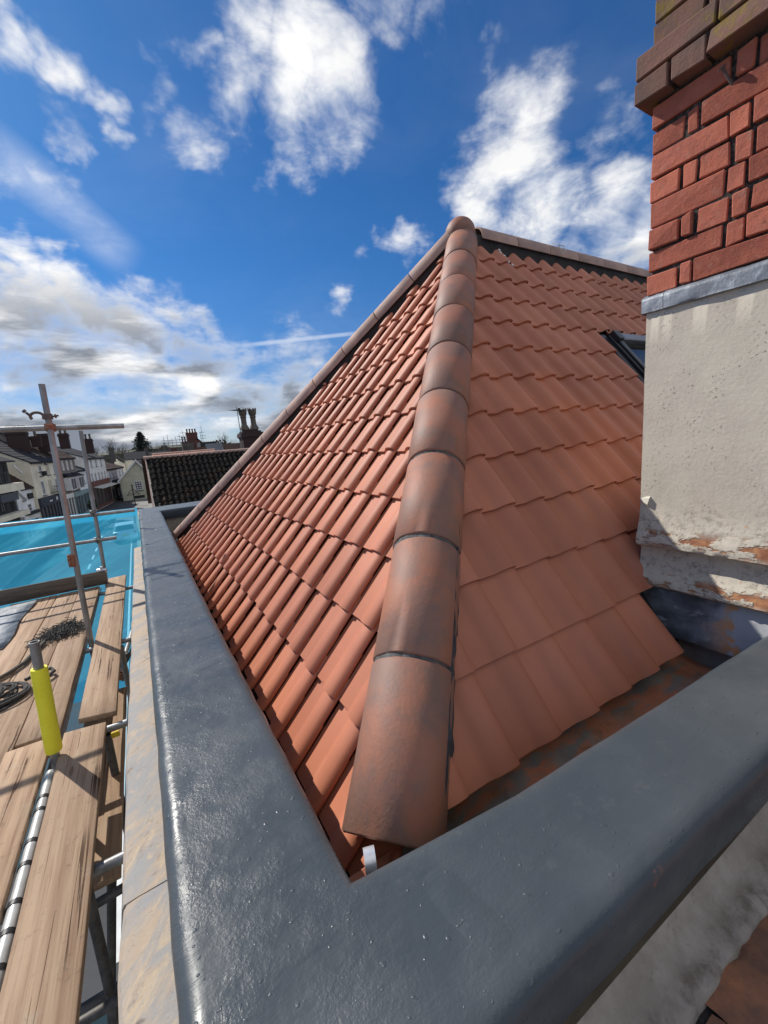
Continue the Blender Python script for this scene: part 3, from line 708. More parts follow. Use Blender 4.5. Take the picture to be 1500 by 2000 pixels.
for (d, face, me, mw) in vis:
    o = bpy.data.objects.new('roof_tile', me); COL.objects.link(o); o.parent = rf
    o.matrix_local = Matrix.Translation(-ROFF) @ mw
bm = bmesh.new()
for (d, face, me, mw) in rest:
    t2 = me.copy(); t2.transform(Matrix.Translation(-ROFF) @ mw); bm.from_mesh(t2); bpy.data.meshes.remove(t2)
me = bpy.data.meshes.new('farther_roof_tiles'); bm.to_mesh(me); bm.free(); me.materials.append(MATS['terracotta'])
o = bpy.data.objects.new('farther_roof_tiles', me); COL.objects.link(o); o.parent = rf; o['kind'] = 'stuff'
# deck under the tiles
b = MB(); z = 0.045
a0 = P0-DH*0.02
def onL(x, y, w=0.0): return Vector((x, y, (kL+w+math.sin(PL_)*x)/math.cos(PL_)))
def onR(x, y, w=0.0): return Vector((x, y, (kR+w+math.sin(PR_)*y)/math.cos(PR_)))
dz = Vector((0, 0, -0.055))
b.poly([onL(.36, .73)+dz, AP+Vector((0, 0, -.24)), onL(.36, 6.0)+dz])
b.poly([onR(.40, .84)+dz, onR(8.5, .84)+dz, Vector((8.5, AP.y, AP.z-.24)), AP+Vector((0, 0, -.24))])
b.poly([AP+Vector((0, 0, -.24)), Vector((8.5, AP.y, AP.z-.24)), C(8.5, 6.1, -1.05), onL(.36, 6.0)+dz])
b.build('underlay', 'underlay', rf)
# half-round tiles: hip, far hip and ridge
def half_round(a, d, L, r, name, m, taper=1.0, thick=0.014, a0=-98, a1=98, seg=16, jit=0.0, arcs=None):
    d = d.normalized(); sd = d.cross(up).normalized(); u2 = sd.cross(d).normalized()
    b = MB(); st = [0.0, 0.012, 0.5, 0.988, 1.0] ; rr = [-0.006, 0, 0, 0, -0.005]
    N = seg
    for (t, dr) in zip(st, rr):
        for k in range(N+1):
            an = R_(a0+(a1-a0)*k/N); R1 = r*(1+(taper-1)*t)+dr+(random.gauss(0, jit) if t in (0.0, 1.0) else 0)
            b.v.append(a+d*(L*t+(random.gauss(0, jit) if t in (0.0, 1.0) else 0))-u2*r+u2*R1*math.cos(an)+sd*R1*math.sin(an))
    base = len(b.v)
    for t in (0.0, 1.0):
        for k in range(N+1):
            an = R_(a0+(a1-a0)*k/N); R1 = r-thick
            b.v.append(a+d*(L*t)-u2*r+u2*R1*math.cos(an)+sd*R1*math.sin(an))
    M = N+1
    for i in range(4):
        for k in range(N): b.f.append((i*M+k, i*M+k+1, (i+1)*M+k+1, (i+1)*M+k)); b.m.append(0)
    for k in range(N):
        b.f.append((base+k, base+k+1, k+1, k)); b.m.append(0)
        b.f.append((4*M+k, 4*M+k+1, base+M+k+1, base+M+k)); b.m.append(0)
        b.f.append((base+M+k, base+M+k+1, base+k+1, base+k)); b.m.append(0)
    b.m = [0]*len(b.f)
    return b.build(name, m, rf, smooth=True, angle=55)
HU = DH.cross(up).normalized().cross(DH).normalized()
P0t = P0+Vector((-0.043, 0.006, 0.004)); DT = (AP+Vector((0.02, 0, .012))-P0t).normalized()
random.seed(4)
k = 0.0; step = 0.452
while k < LH-0.2:
    L = min(step, LH-0.03-k)
    half_round(P0t+DT*k-HU*(0.018+random.gauss(0, .0015)), DT+Vector((random.gauss(0, .004), random.gauss(0, .004), 0)), L-0.010-abs(random.gauss(0, .002)), 0.136+random.gauss(0, .001), 'hip_tile', 'hip_clay', 0.985, jit=0.0012)
    k += step
# mortar between and beside the hip tiles
sdv = DH.cross(up).normalized(); uv = sdv.cross(DH).normalized()
b = MB(); N = 120
for i in range(N+1):
    t = 0.02+(LH-0.05)*i/N
    for q in range(15):
        an = R_(-92+184*q/14); r = 0.1215+random.gauss(0, 0.0012)
        b.v.append(P0t+DT*t-uv*0.154+uv*(r+.006)*math.cos(an)+sdv*(r+.006)*math.sin(an))
for i in range(N):
    for q in range(14): b.f.append((i*15+q, i*15+q+1, (i+1)*15+q+1, (i+1)*15+q)); b.m.append(0)
b.build('mortar_bed', 'grey_joint', rf, smooth=True, angle=80)
def bed_strip(p, d, L, N_, side, d0, d1, w0, w1, m='dark_mortar', n=150, jit=0.006):
    """strip of bedding mortar lying on a roof plane beside a hip line"""
    b = MB(); d = d.normalized()
    inp = (side-N_*side.dot(N_)); inp = (inp-d*inp.dot(d)).normalized()
    for i in range(n+1):
        t = L*i/n
        c = p+d*t
        for (o, w) in ((d0, w1), (d0+(d1-d0)*.45, w1*.95+w0*.05), (d1*0.97, w0+(w1-w0)*.35), (d1, w0-0.02)):
            b.v.append(c+inp*(o+random.gauss(0, jit)*(o > d0))+N_*(w+random.gauss(0, jit*.4)))
    for i in range(n):
        for k in range(3): b.f.append((i*4+k, (i+1)*4+k, (i+1)*4+k+1, i*4+k+1)); b.m.append(0)
    return b.build('mortar_bed', m, rf, smooth=True, angle=60)
pb = P0-uv*0.128
q0 = P0-NR*(P0.dot(NR)-kR); 
bed_strip(q0+DH*0.03, DH, LH-0.05, NR, hipn, 0.06, 0.150, 0.010, 0.052)
q1 = P0-NL*(P0.dot(NL)-kL)
bed_strip(q1+DH*0.03, DH, LH-0.05, NL, -hipn, 0.05, 0.098, 0.010, 0.045)
# far hip
k = 0.14
while k < LF+0.15:
    half_round(AP+DF*k, DF, min(0.445, LF+0.2-k), 0.118, 'hip_tile', 'ridge_clay', 1.0, seg=10)
    k += 0.452
q2 = AP-NL*(AP.dot(NL)-kL)
def bed_box(p, d, L, w, t0, t1, m):
    d = d.normalized(); s = d.cross(up).normalized(); u2 = s.cross(d).normalized(); b = MB(); n = 90
    for i in range(n+1):
        c = p+d*(L*i/n)
        for (o, t) in ((-w, t0), (-w, t1), (w, t1), (w, t0)): b.v.append(c+s*(o+random.gauss(0, .003))-u2*t)
    for i in range(n):
        for k in range(4): b.f.append((i*4+k, i*4+(k+1) % 4, (i+1)*4+(k+1) % 4, (i+1)*4+k)); b.m.append(0)
    return b.build('mortar_bed', m, rf)
bed_box(AP+DF*.1, DF, LF-.02, .092, .095, .50, 'underlay')
bed_box(P0+DH*.10, DH, LH-.14, .106, .10, .40, 'dark_mortar')
# ridge
RX = Vector((1, 0, 0)); k = 0.16
while k < 5.4:
    half_round(AP+RX*k+Vector((0, 0, -0.040)), RX, 0.445, 0.112, 'ridge_tile', 'ridge_clay', 1.0, seg=10)
    k += 0.452
q3 = AP-NR*(AP.dot(NR)-kR)
bed_box(AP, RX, 5.6, .086, .135, .50, 'underlay')
# rounded saddle where hips and ridge meet
b = MB(); cen = AP-Vector((0, 0, 0.112)); rows = 9; cols = 20
for i in range(rows+1):
    th = math.pi*0.62*i/rows
    for j in range(cols):
        ph = 2*math.pi*j/cols
        b.v.append(cen+Vector((math.sin(th)*math.cos(ph)*0.128, math.sin(th)*math.sin(ph)*0.128, math.cos(th)*0.122)))
for i in range(rows):
    for j in range(cols): b.f.append((i*cols+j, (i+1)*cols+j, (i+1)*cols+(j+1) % cols, i*cols+(j+1) % cols)); b.m.append(0)
b.build('hip_saddle', 'hip_clay', rf, smooth=True, angle=80)
# bits showing under the open end of the lowest hip tile
b = MB(); b.tube([C(0.43, 0.82, -1.06), C(0.58, 0.95, -0.90)], .085, 10); b.build('bedding_lump', 'dark_mortar', rf, smooth=True)
b = MB(); N = 14
for i in range(N+1):
    an = R_(20+180*i/N)
    for (w, r) in ((-.014, .030), (.014, .030), (.014, .0265), (-.014, .0265)):
        b.v.append(C(0.318, 0.735, -0.965)+Vector((w*.9+r*math.cos(an)*.35, r*math.cos(an)*.9-w*.3, r*math.sin(an))))
for i in range(N):
    for k in range(4): b.f.append((i*4+k, (i+1)*4+k, (i+1)*4+(k+1) % 4, i*4+(k+1) % 4)); b.m.append(0)
b.build('hip_iron', 'bright_steel', rf, smooth=True, angle=35)
b = MB(); b.hexa([C(.25, .665, -1.13), C(.40, .66, -1.13), C(.42, .80, -1.07), C(.27, .80, -1.07), C(.25, .665, -1.112), C(.40, .66, -1.112), C(.42, .80, -1.05), C(.27, .80, -1.05)])
b.build('broken_tile', 'terracotta', rf, bevel=0.004)
# gutter floor behind the parapet
b = MB(); N = 40
for i in range(N+1):
    x = 0.42+(4.4-0.42)*i/N
    for (y, z) in ((0.44, -1.085), (0.62, -1.095), (0.75, -1.10), (0.90, -1.075), (1.02, -0.99)): b.v.append(C(x, y, z+random.gauss(0, .004)-.20*max(0, min(1, (.85-x)/.3))))
for i in range(N):
    for k in range(4): b.f.append((i*5+k, i*5+k+1, (i+1)*5+k+1, (i+1)*5+k)); b.m.append(0)
b.f = [f[::-1] for f in b.f]
b.build('gutter', 'gutter_lining', rf, smooth=True, angle=80)
MB().box(0.2, 0.62, 0.62, 7.4, ZC-1.42, ZC-1.40).build('gutter', 'dark_mortar', rf)
# roof window
rw = MB()
def rp(x, v, w): return OR+UR*x+VR*v+NR*w
def rbox(b, x0, x1, v0, v1, w0, w1):
    b.hexa([rp(x0, v0, w0), rp(x1, v0, w0), rp(x1, v1, w0), rp(x0, v1, w0), rp(x0, v0, w1), rp(x1, v0, w1), rp(x1, v1, w1), rp(x0, v1, w1)])
b = MB(); rbox(b, WX0+.02, WX0+.09, WV0, WV1+.02, -.03, .030); rbox(b, WX0+.092, WX0+.125, WV0, WV1-.01, -.03, .052)
win = b.build('roof_window', 'black_frame', rf, bevel=0.004, label='dark framed roof window set into the tiles')
b = MB(); rbox(b, WX0+.127, WX0+.19, WV0, WV1-.03, -.03, .068); rbox(b, WX0+.10, WX0+.18, WV1-.10, WV1+.0, .0, .095); rbox(b, WX1-.10, WX1, WV0, WV1-.03, -.03, .068); rbox(b, WX0+.192, WX1-.102, WV0, WV0+.08, -.03, .066)
b.build('frame', 'black_frame', win, bevel=0.005)
b = MB(); rbox(b, WX0+.192, WX1-.06, WV1-.09, WV1-.01, .03, .082); b.build('top_cover', 'grey_cover', win, bevel=0.006)
b = MB(); rbox(b, WX0+.19, WX1-.10, WV0+.08, WV1-.15, .02, .03); b.build('pane', 'window_glass', win)
b = MB(); rbox(b, WX0+.19, WX0+.215, WV0+.08, WV1-.12, .03, .052); b.build('glazing_bead', 'galvanised', win)
# droppings and a scrap of tape on the top tiles
b = MB()
for q in range(6):
    x, v = 3.06+random.gauss(0, .012), 4.56-q*0.045
    b.lathe(rp(x, v, .052), NR, [(.003, -.016), (.016-.001*q, -.012), (.012, .004), (.003, .006)], 7)
b.build('bird_dropping', 'letter_white', rf, smooth=True)
b = MB(); b.tube([AP+Vector((1.12, -.08, -.05)), AP+Vector((1.10, -.16, -.10)), AP+Vector((1.13, -.2, -.19))], .004, 5); b.tube([AP+Vector((1.12, -.08, -.05)), AP+Vector((1.16, -.18, -.11)), AP+Vector((1.17, -.2, -.17))], .004, 5)
b.build('loose_wire', 'white_tube', rf)

# ------------------------------------------------------------------ chimney stack
ch = thing('chimney_stack', 'tall chimney of red brick over a stained off-white rendered base', 'chimney', (2.2, 0.8, ZC-1.0))
X0 = 2.0
MB().box(X0+0.012, X0+0.95, -0.40, 1.005, ZC+0.40, ZC+1.80).build('mortar_core', 'old_mortar', ch)
random.seed(9)
def brick(y1, L, z, hgt, xf, m, dep=0.10, yfar=False):
    j = lambda s=0.0034: random.gauss(0, s)
    x = xf+random.uniform(-.005, .004); hgt += random.uniform(-.004, .002); z += random.uniform(-.001, .002); L -= random.uniform(0, .004)
    p = [C(x+j(), y1-L+j(), z+j()), C(x+dep, y1-L, z), C(x+dep, y1, z), C(x+j(), y1+j(.0015), z+j()),
         C(x+j(), y1-L+j(), z+hgt+j()), C(x+dep, y1-L, z+hgt), C(x+dep, y1, z+hgt), C(x+j(), y1+j(.0015), z+hgt+j())]
    b = MB(); b.hexa(p); b.build('brick', m, ch, bevel=random.uniform(.002, .0042), seg=1, smooth=True, angle=30)
zr = 0.512
rowsA = [[.115, .038, .30, .045, .25, .12, .25], [.115, .040, .10, .048, .26, .045, .26, .11], [.112, .042, .098, .05, .255, .048, .26, .1]]
rowsB = [[.262, .052, .255, .05, .26, .12], [.258, .05, .26, .048, .25, .14], [.255, .056, .13, .05, .26, .2]]
for r in range(8):
    y = 1.020; pat = (rowsA if r % 2 == 0 else rowsB)[(r//2) % 3]
    for L in pat:
        dark = (r == 5 and abs(L-.052) < .001) or (r == 5 and False)
        brick(y, L, zr, 0.0795, X0, 'sooty_brick' if (r == 5 and 0.04 < L < .056) else 'red_brick'); y -= L+0.0105
        if y < -0.35: break
    zr += 0.0893
for r, (xf, ys, pat) in enumerate([(X0-.052, 1.062, [.122, .108, .25, .12, .25, .24, .2]), (X0-.050, 1.060, [.262, .25, .12, .25, .25, .2]), (X0-.002, 1.022, [.17, .12, .25, .12, .25, .25, .2]), (X0-.002, 1.022, [.12, .25, .25, .25, .25, .2]), (X0-.002, 1.022, [.24, .25, .12, .25, .25, .2])]):
    y = ys; z = zr+0.003+r*0.0895
    for L in pat:
        brick(y, L, z, 0.0785, xf, 'sooty_brick', 0.16); y -= L+0.0105
        if y < -0.35: break
MB().box(X0-.03, X0+0.99, -0.42, 1.035, ZC+zr+0.012, ZC+zr+0.165).build('cornice_core', 'old_mortar', ch)
# lead flashing strip between brick and render
def strip_y(name, m, prof, y0, y1, N, jit, capfar=True, curve=None, zj=9):
    b = MB(); k_ = len(prof)
    for i in range(N+1):
        y = y0+(y1-y0)*i/N
        for k, (x, z) in enumerate(prof):
            jx = random.gauss(0, jit) if 0 < k < k_-1 and z < zj else 0
            xx, z_ = x+jx, z+random.gauss(0, jit*.7)*(0 < k < k_-1)
            if curve: xx, z_ = curve(xx, y, z_)
            b.v.append(C(xx, y, z_))
    for i in range(N):
        for k in range(k_-1): b.f.append((i*k_+k, i*k_+k+1, (i+1)*k_+k+1, (i+1)*k_+k)); b.m.append(0)
    if capfar:                                             # return round the far corner
        e = N*k_; base = len(b.v)
        for k, (x, z) in enumerate(prof): b.v.append(C(max(x, X0)+.9, y1, z))
        for k in range(k_-1): b.f.append((e+k, e+k+1, base+k+1, base+k)); b.m.append(0)
    return b.build(name, m, ch, smooth=True, angle=50)
fp = [(X0+.03, .520), (X0+.002, .508), (X0-.010, .500), (X0-.013, .488), (X0-.012, .45), (X0-.013, .441), (X0-.006, .438)]
strip_y('lead_flashing', 'lead_sheet', fp, 0.949, 1.034, 6, .001)
strip_y('lead_flashing', 'lead_sheet', [(x-.002, z) for x, z in fp], -0.40, 0.946, 40, .0012)
rp_ = [(X0+.01, .460), (X0, .452), (X0, .30), (X0, .15), (X0+.001, 0), (X0, -.15), (X0-.001, -.30), (X0, -.40), (X0-.008, -.47), (X0-.026, -.53), (X0-.034, -.560), (X0-.032, -.583), (X0-.016, -.594), (X0+.014, -.600),
       (X0+.018, -.62), (X0+.014, -.675), (X0-.002, -.715), (X0-.022, -.745), (X0-.024, -.772), (X0-.010, -.785), (X0+.03, -.788)]
strip_y('rendered_base', 'stained_render', rp_, -0.40, 1.018, 90, .0010, zj=-.45)
MB().box(X0+.02, X0+.95, -.40, 1.0, ZC-1.5, ZC+.46).build('base_core', 'dirty_render', ch)
random.seed(2)
strip_y('lead_apron', 'lead_apron', [(X0+.03, -.78), (X0+.012, -.80), (X0+.004, -.85), (X0-.010, -.91), (X0-.022, -.955), (X0-.034, -.992), (X0-.03, -1.0)], 0.28, 1.010, 40, .0018)
b = MB(); b.lathe(C(X0+.015, 0.985, -.385), (-.25, 1, .25), [(.034, 0), (.026, .015), (.013, .03), (.003, .042)], 7); b.build('plaster_chip', 'plaster_pale', ch, smooth=True, angle=30)
b = MB(); b.tube([C(X0+.02, .742, 1.085), C(X0-.035, .775, 1.175)], .0045, 6); b.lathe(C(X0-.035, .775, 1.175), (-.05, .03, .09), [(.011, -.002), (.011, .003)], 8); b.build('nail', 'dull_fitting', ch)

# ------------------------------------------------------------------ scaffold
sc = thing('scaffold', 'galvanised tube scaffold with clamps along the street side of the building', 'scaffold', (-0.65, 4.7, ZC-1.9))
TR = 0.0242
def tube(name, p, q, m='galvanised', r=TR, label=None):
    p = C(*p); q = C(*q); d = (q-p).normalized(); b = MB(); n = 16
    b.tube([p, q], r, n, cap=False)
    u = d.orthogonal().normalized(); w = d.cross(u)                     # hollow ends
    for (e, s) in ((p, 1), (q, -1)):
        i0 = len(b.v)
        for rr, dd in ((r, 0), (r*.84, 0), (r*.84, .08)):
            for k in range(n): b.v.append(e+d*s*dd+(u*math.cos(2*math.pi*k/n)+w*math.sin(2*math.pi*k/n))*rr)
        for ring in range(2):
            for k in range(n):
                a = i0+ring*n+k; c = i0+ring*n+(k+1) % n; b.f.append((a, c, c+n, a+n)); b.m.append(0)
        b.f.append(tuple(i0+2*n+k for k in range(n))); b.m.append(0)
    return b.build(name, m, sc, smooth=True, angle=40, label=label)
def clamp(c, axis, m='dull_fitting', r=0.036, L=0.055, bolt=(1, 0, 0)):
    c = C(*c); axis = Vector(axis).normalized(); bt = Vector(bolt); bt = (bt-axis*bt.dot(axis)).normalized()
    b = MB(); b.lathe(c-axis*L*.5, axis, [(TR, 0), (r*.9, 0), (r, .006), (r, L-.006), (r*.9, L), (TR, L)], 14, cap=False)
    s = axis.cross(bt)
    b.obox(c+bt*r*.8-s*.014-axis*.02, bt*.03, s*.028, axis*.04)
    b.tube([c+bt*(r+.012)-s*.045, c+bt*(r+.012)+s*.05], .0065, 8); b.lathe(c+bt*(r+.012)+s*.03, s, [(.012, 0), (.012, .014)], 6)
    return b.build('coupler', m, sc, smooth=True, angle=40)
tube('upright', (-0.668, 4.70, -2.9), (-0.587, 4.70, 0.70), label='tall upright tube with a rusty clamp')
tube('upright', (-0.662, 6.84, -3.2), (-0.552, 6.84, 0.42))
tube('guard_rail', (-3.6, 4.752, 0.375), (-0.035, 4.752, 0.318))
tube('guard_rail', (-3.6, 6.79, -0.655), (-0.11, 6.79, -0.72))
tube('guard_rail', (-3.6, 6.79, -1.03), (-0.39, 6.79, -1.07))
b = MB(); b.lathe(C(-.6455, 4.70, -.945), (.022, 0, 1), [(TR, 0), (.034, 0), (.036, .01), (.035, .05), (.038, .055), (.036, .105), (.034, .115), (TR, .115)], 16, cap=False)
b.obox(C(-.668, 4.655, -.93), (.012, 0, 0), (0, .02, 0), (0, 0, .08)); b.build('coupler', 'rusty_steel', sc, smooth=True, angle=40)
clamp((-0.598, 4.70, 0.338), (.02, 0, 1), 'rusty_steel', .037, .05, (0, 1, 0))
clamp((-0.597, 4.752, 0.330), (1, 0, -.015), 'rusty_steel', .036, .075, (0, 0, 1))
# open swivel coupler hanging on the upright
b = MB(); pts = []
for i in range(15):
    an = R_(-35+250*i/14); pts.append(C(-.666+.046*math.cos(an), 4.69, .425+.036*math.sin(an)))
b.tube(pts, [.012]*15, 8); b.tube([C(-.735, 4.69, .462), C(-.715, 4.69, .440), C(-.705, 4.69, .41)], .011, 8); b.lathe(C(-.738, 4.69, .468), (-1, 0, 1), [(.017, 0), (.017, .018)], 6)
b.obox(C(-.63, 4.665, .40), (.07, 0, 0), (0, .06, 0), (0, 0, .045)); b.tube([C(-.57, 4.69, .42), C(-.515, 4.69, .43)], .009, 8); b.lathe(C(-.545, 4.69, .424), (1, 0, .1), [(.018, 0), (.018, .014)], 6)
b.build('swivel_coupler', 'dull_fitting', sc, smooth=True, angle=40)
clamp((-0.600, 6.815, -0.685), (1, 0, 0), 'dark_steel', .037, .07, (0, -1, 0)); clamp((-0.615, 6.815, -1.062), (1, 0, 0), 'dark_steel', .037, .07, (0, -1, 0))
clamp((-0.635, 6.80, -1.50), (1, 0, 0), 'bright_steel', .034, .12, (0, 0, 1))
for y in (0.95, 2.02, 3.14, 4.66, 6.60): tube('transom', (-2.4, y, -1.775), (-0.225 if y != 3.14 else -.33, y, -1.775), 'galvanised')
led = tube('ledger', (-0.694, 0.2, -1.724), (-0.692, 2.80, -1.724), 'white_tube')
tube('ledger', (-0.735, 2.6, -1.83), (-0.735, 7.1, -1.83))
for i in range(13):
    y = .8+i*0.15+random.gauss(0, .02); b = MB(); b.tube([C(-.6935, y, -1.724), C(-.6935, y+.022, -1.724)], .0275, 12); b.build('tape_band', 'black_tape', led, smooth=True, angle=40)
for (x, y) in ((-.735, 3.14),): clamp((x, y+.03, -1.80), (0, 1, 0), 'dark_steel', .04, .07, (0, 0, 1))
tube('upright', (-0.450, 3.12, -1.80), (-0.490, 3.14, -6.0), 'dark_steel'); tube('upright', (-0.515, 2.18, -1.82), (-0.60, 2.30, -6.0), 'dark_steel')
tube('upright', (-0.405, 4.60, -1.80), (-0.50, 4.8, -6.0)); tube('brace', (-0.46, 2.52, -2.16), (-0.82, 3.0, -4.2), 'dark_steel')
tube('ledger', (-0.9, 2.47, -2.4), (-0.30, 2.49, -2.36), 'dark_steel'); tube('ledger', (-0.9, 2.13, -2.6), (-0.36, 2.11, -2.6), 'dark_steel'); tube('ledger', (-0.9, 2.3, -2.75), (-0.36, 2.3, -2.75), 'dark_steel')
tube('brace', (-0.50, 4.8, -2.2), (-0.25, 7.4, -2.2)); tube('brace', (-0.55, 5.6, -2.5), (-0.22, 7.0, -2.45), 'dark_steel'); tube('ledger', (-0.7, 5.2, -2.15), (-.2, 5.2, -2.15), 'dark_steel')
clamp((-0.470, 4.72, -2.15), (.04, 0, 1), 'rusty_steel', .036, .07)
# end tube with its yellow foam sleeve
b = MB()
po = tube('post', (-0.688, 2.886, -1.95), (-0.644, 2.886, -0.965), label='short upright tube with a yellow foam sleeve')
ax = Vector((.044, 0, .985)).normalized(); b = MB(); s0 = C(-.6745, 2.886, -1.645)
b.lathe(s0, ax, [(.026, 0), (.039, 0), (.0415, .008), (.0415, .06), (.040, .25), (.0405, .40), (.0395, .515), (.037, .523), (.026, .523)], 20, cap=False)
b.build('foam_sleeve', 'yellow_foam', po, smooth=True, angle=50)
b = MB(); b.obox(C(-.405, 2.94, -1.735), (.045, 0, 0), (0, .02, 0), (0, 0, .035)); b.build('clip', 'yellow_tag', sc, bevel=.003)

# boards: each one can be lifted out
def board(x0, x1, y0, y1, zt, label, m='board_wood', yaw=0.0, t=0.038, roll=0.0, name='scaffold_board', cat='scaffold board', grp='timber boards of the scaffold deck', wedge=(0, 0)):
    cx, cy = (x0+x1)/2, (y0+y1)/2; b = MB(); N = 14; hw = (x1-x0)/2
    st = [y0-cy+(y1-y0)*i/N for i in range(N+1)]
    for i, y in enumerate(st):
        wv = 0.0016*math.sin(i*1.7+cx*9); 
        dy0 = wedge[0] if i == 0 else (wedge[1] if i == N else 0)
        for (x, z, dy) in ((-hw, 0, -dy0), (-hw, -t, -dy0), (hw, -t, dy0), (hw, 0, dy0)): b.v.append((x+wv, y+dy, z+wv*.8))
    for i in range(N):
        for k in range(4): b.f.append((i*4+k, i*4+(k+1) % 4, (i+1)*4+(k+1) % 4, (i+1)*4+k)); b.m.append(0)
    b.f += [(3, 2, 1, 0), tuple(4*N+k for k in range(4))]; b.m += [0, 0]
    me = b.mesh(name, bevel=0.004, seg=1, smooth=True, angle=60); me.materials.append(MATS[m])
    o = bpy.data.objects.new(name, me); COL.objects.link(o); o.location = C(cx, cy, zt); o.rotation_euler = (0, roll, yaw)
    return tag(o, label, cat, grp)
random.seed(6)
b1 = board(-0.655, -0.428, .15, 3.10, -1.682, 'nearest plank, cracked along its grain, crossed by the shadow of the yellow sleeve', yaw=R_(0.25), wedge=(0, -.02))
board(-0.603, -0.383, 3.215, 7.06, -1.69, 'inner plank beyond the nearest one, reaching past the toe board towards the blue net', wedge=(-.03, .01))
board(-0.955, -0.728, .20, 3.145, -1.692, 'plank at the lower left edge, left of the tape-wrapped tube')
board(-0.915, -0.690, 3.175, 6.72, -1.688, 'far plank against the tall upright, strewn with straw-like scratches')
board(-1.148, -0.922, 3.0, 6.72, -1.692, 'far plank under the frayed black bundle, second from the tall upright')
board(-1.392, -1.155, 3.0, 6.72, -1.690, 'far plank touching the grey sheet, third from the tall upright')
board(-1.63, -1.40, 3.0, 6.72, -1.692, 'far plank lying under the grey sheet')
board(-0.70, -0.405, 2.30, 4.35, -2.10, 'short dirty plank one step down in the gap beside the ledge')
o = board(-3.6, -0.60, 6.73, 6.768, -1.495, 'dark board on edge below the blue net at the far end of the deck', m='toe_board_wood', t=.19, name='toe_board', cat='toe board', grp=None)
# grey sheet, ropes and the frayed bundle
b = MB(); ny, nx = 8, 4
for i in range(ny+1):
    for j in range(nx+1):
        y = 5.05+1.5*i/ny; x1 = -1.36+.02*math.sin(i); b.v.append(C(-1.95+(x1+1.95)*j/nx, y, -1.668+.008*math.sin(i*1.3+j)))
for i in range(ny):
    for j in range(nx): b.f.append((i*(nx+1)+j, i*(nx+1)+j+1, (i+1)*(nx+1)+j+1, (i+1)*(nx+1)+j)); b.m.append(0)
gs = b.build('plastic_sheet', 'grey_sheet', smooth=True); tag(gs, 'blue-grey plastic sheet lying flat at the left edge of the deck', 'sheet')
sm = gs.modifiers.new('thickness', 'SOLIDIFY'); sm.thickness = .012; sm.offset = -1
random.seed(14); b = MB()
for i in range(330):
    t = random.random(); cx, cy = -1.03+.24*t, 4.98+.30*math.sin(t*3.0)*.5+.06*t
    pts = []; a = random.random()*6.28; z = .012+.05*random.random()*math.sin(math.pi*min(max(t, .1), .9))
    x, y = cx+random.gauss(0, .03), cy+random.gauss(0, .035)
    for s in range(7):
        a += random.gauss(0, .7); x += .022*math.cos(a); y += .03*math.sin(a); pts.append(C(x, y, -1.685+z+random.gauss(0, .008)))
    b.tube(pts, .0032, 4)
b.build('fibre_strands', 'rope_fibre'); fb = bpy.data.objects['fibre_strands']; fb.name = 'frayed_bundle'; tag(fb, 'frayed bundle of black fibres lying on the boards', 'bundle')
b = MB(); pts = [C(-1.02, 4.90, -1.665), C(-1.06, 4.72, -1.668), C(-1.10, 4.5, -1.668), C(-1.17, 4.36, -1.668), C(-1.3, 4.2, -1.668), C(-1.5, 4.1, -1.668)]
b.tube(pts, .018, 8); o = b.build('braided_rope', 'pale_rope', smooth=True, angle=80); tag(o, 'thick grey braided rope running left from the frayed bundle', 'rope')
b = MB()
for k in range(13):
    cx, cy = -1.27+random.gauss(0, .015), 3.93+random.gauss(0, .02); rx, ry = .30-.014*k+random.gauss(0, .02), .25-.013*k+random.gauss(0, .015); pts = []
    for i in range(25):
        an = 2*math.pi*i/24; pts.append(C(cx+rx*math.cos(an)*(1+.05*math.sin(an*3+k)), cy+ry*math.sin(an), -1.676+.006*k*.9+.010*math.sin(an*2+k)))
    b.tube(pts, .009, 7, cap=False)
b.tube([C(-1.0, 4.02, -1.63), C(-.92, 4.12, -1.64), C(-.86, 4.15, -1.645), C(-.835, 4.09, -1.65), C(-.87, 4.02, -1.655)], .014, 8)
o = b.build('rope_coil', 'rope_fibre', smooth=True, angle=80); tag(o, 'coil of black rope at the left edge behind the yellow sleeve', 'rope coil')
# blue debris nets
def netsheet(name, m, P_, Q_, dv, nu, nv, amp, label):
    b = MB()
    for i in range(nu+1):
        for j in range(nv+1):
            p = Vector(P_).lerp(Vector(Q_), i/nu)+Vector(dv)*(j/nv)
            w = amp*(math.sin(i*1.9+j*.7)+.6*math.sin(i*.8-j*1.3))*(j/nv)
            b.v.append(C(p.x, p.y+w if abs(dv[2]) > .5 else p.y, p.z+(w if abs(dv[2]) < .5 else 0)))
    for i in range(nu):
        for j in range(nv): b.f.append((i*(nv+1)+j, i*(nv+1)+j+1, (i+1)*(nv+1)+j+1, (i+1)*(nv+1)+j)); b.m.append(0)
    o = b.build(name, m, smooth=True, angle=180); tag(o, label, 'debris net'); return o
netsheet('debris_net', 'blue_net', (-4.4, 8.30, -.745), (-.105, 8.30, -.845), (0, .0, -3.2), 40, 14, .012, 'translucent blue debris net hung from the far guard rails')
netsheet('debris_net', 'blue_net_low', (-2.2, 4.3, -3.4), (-.22, 4.3, -3.4), (0, 3.2, 0.05), 20, 20, .03, 'lower blue debris net glimpsed through the gaps between the boards')
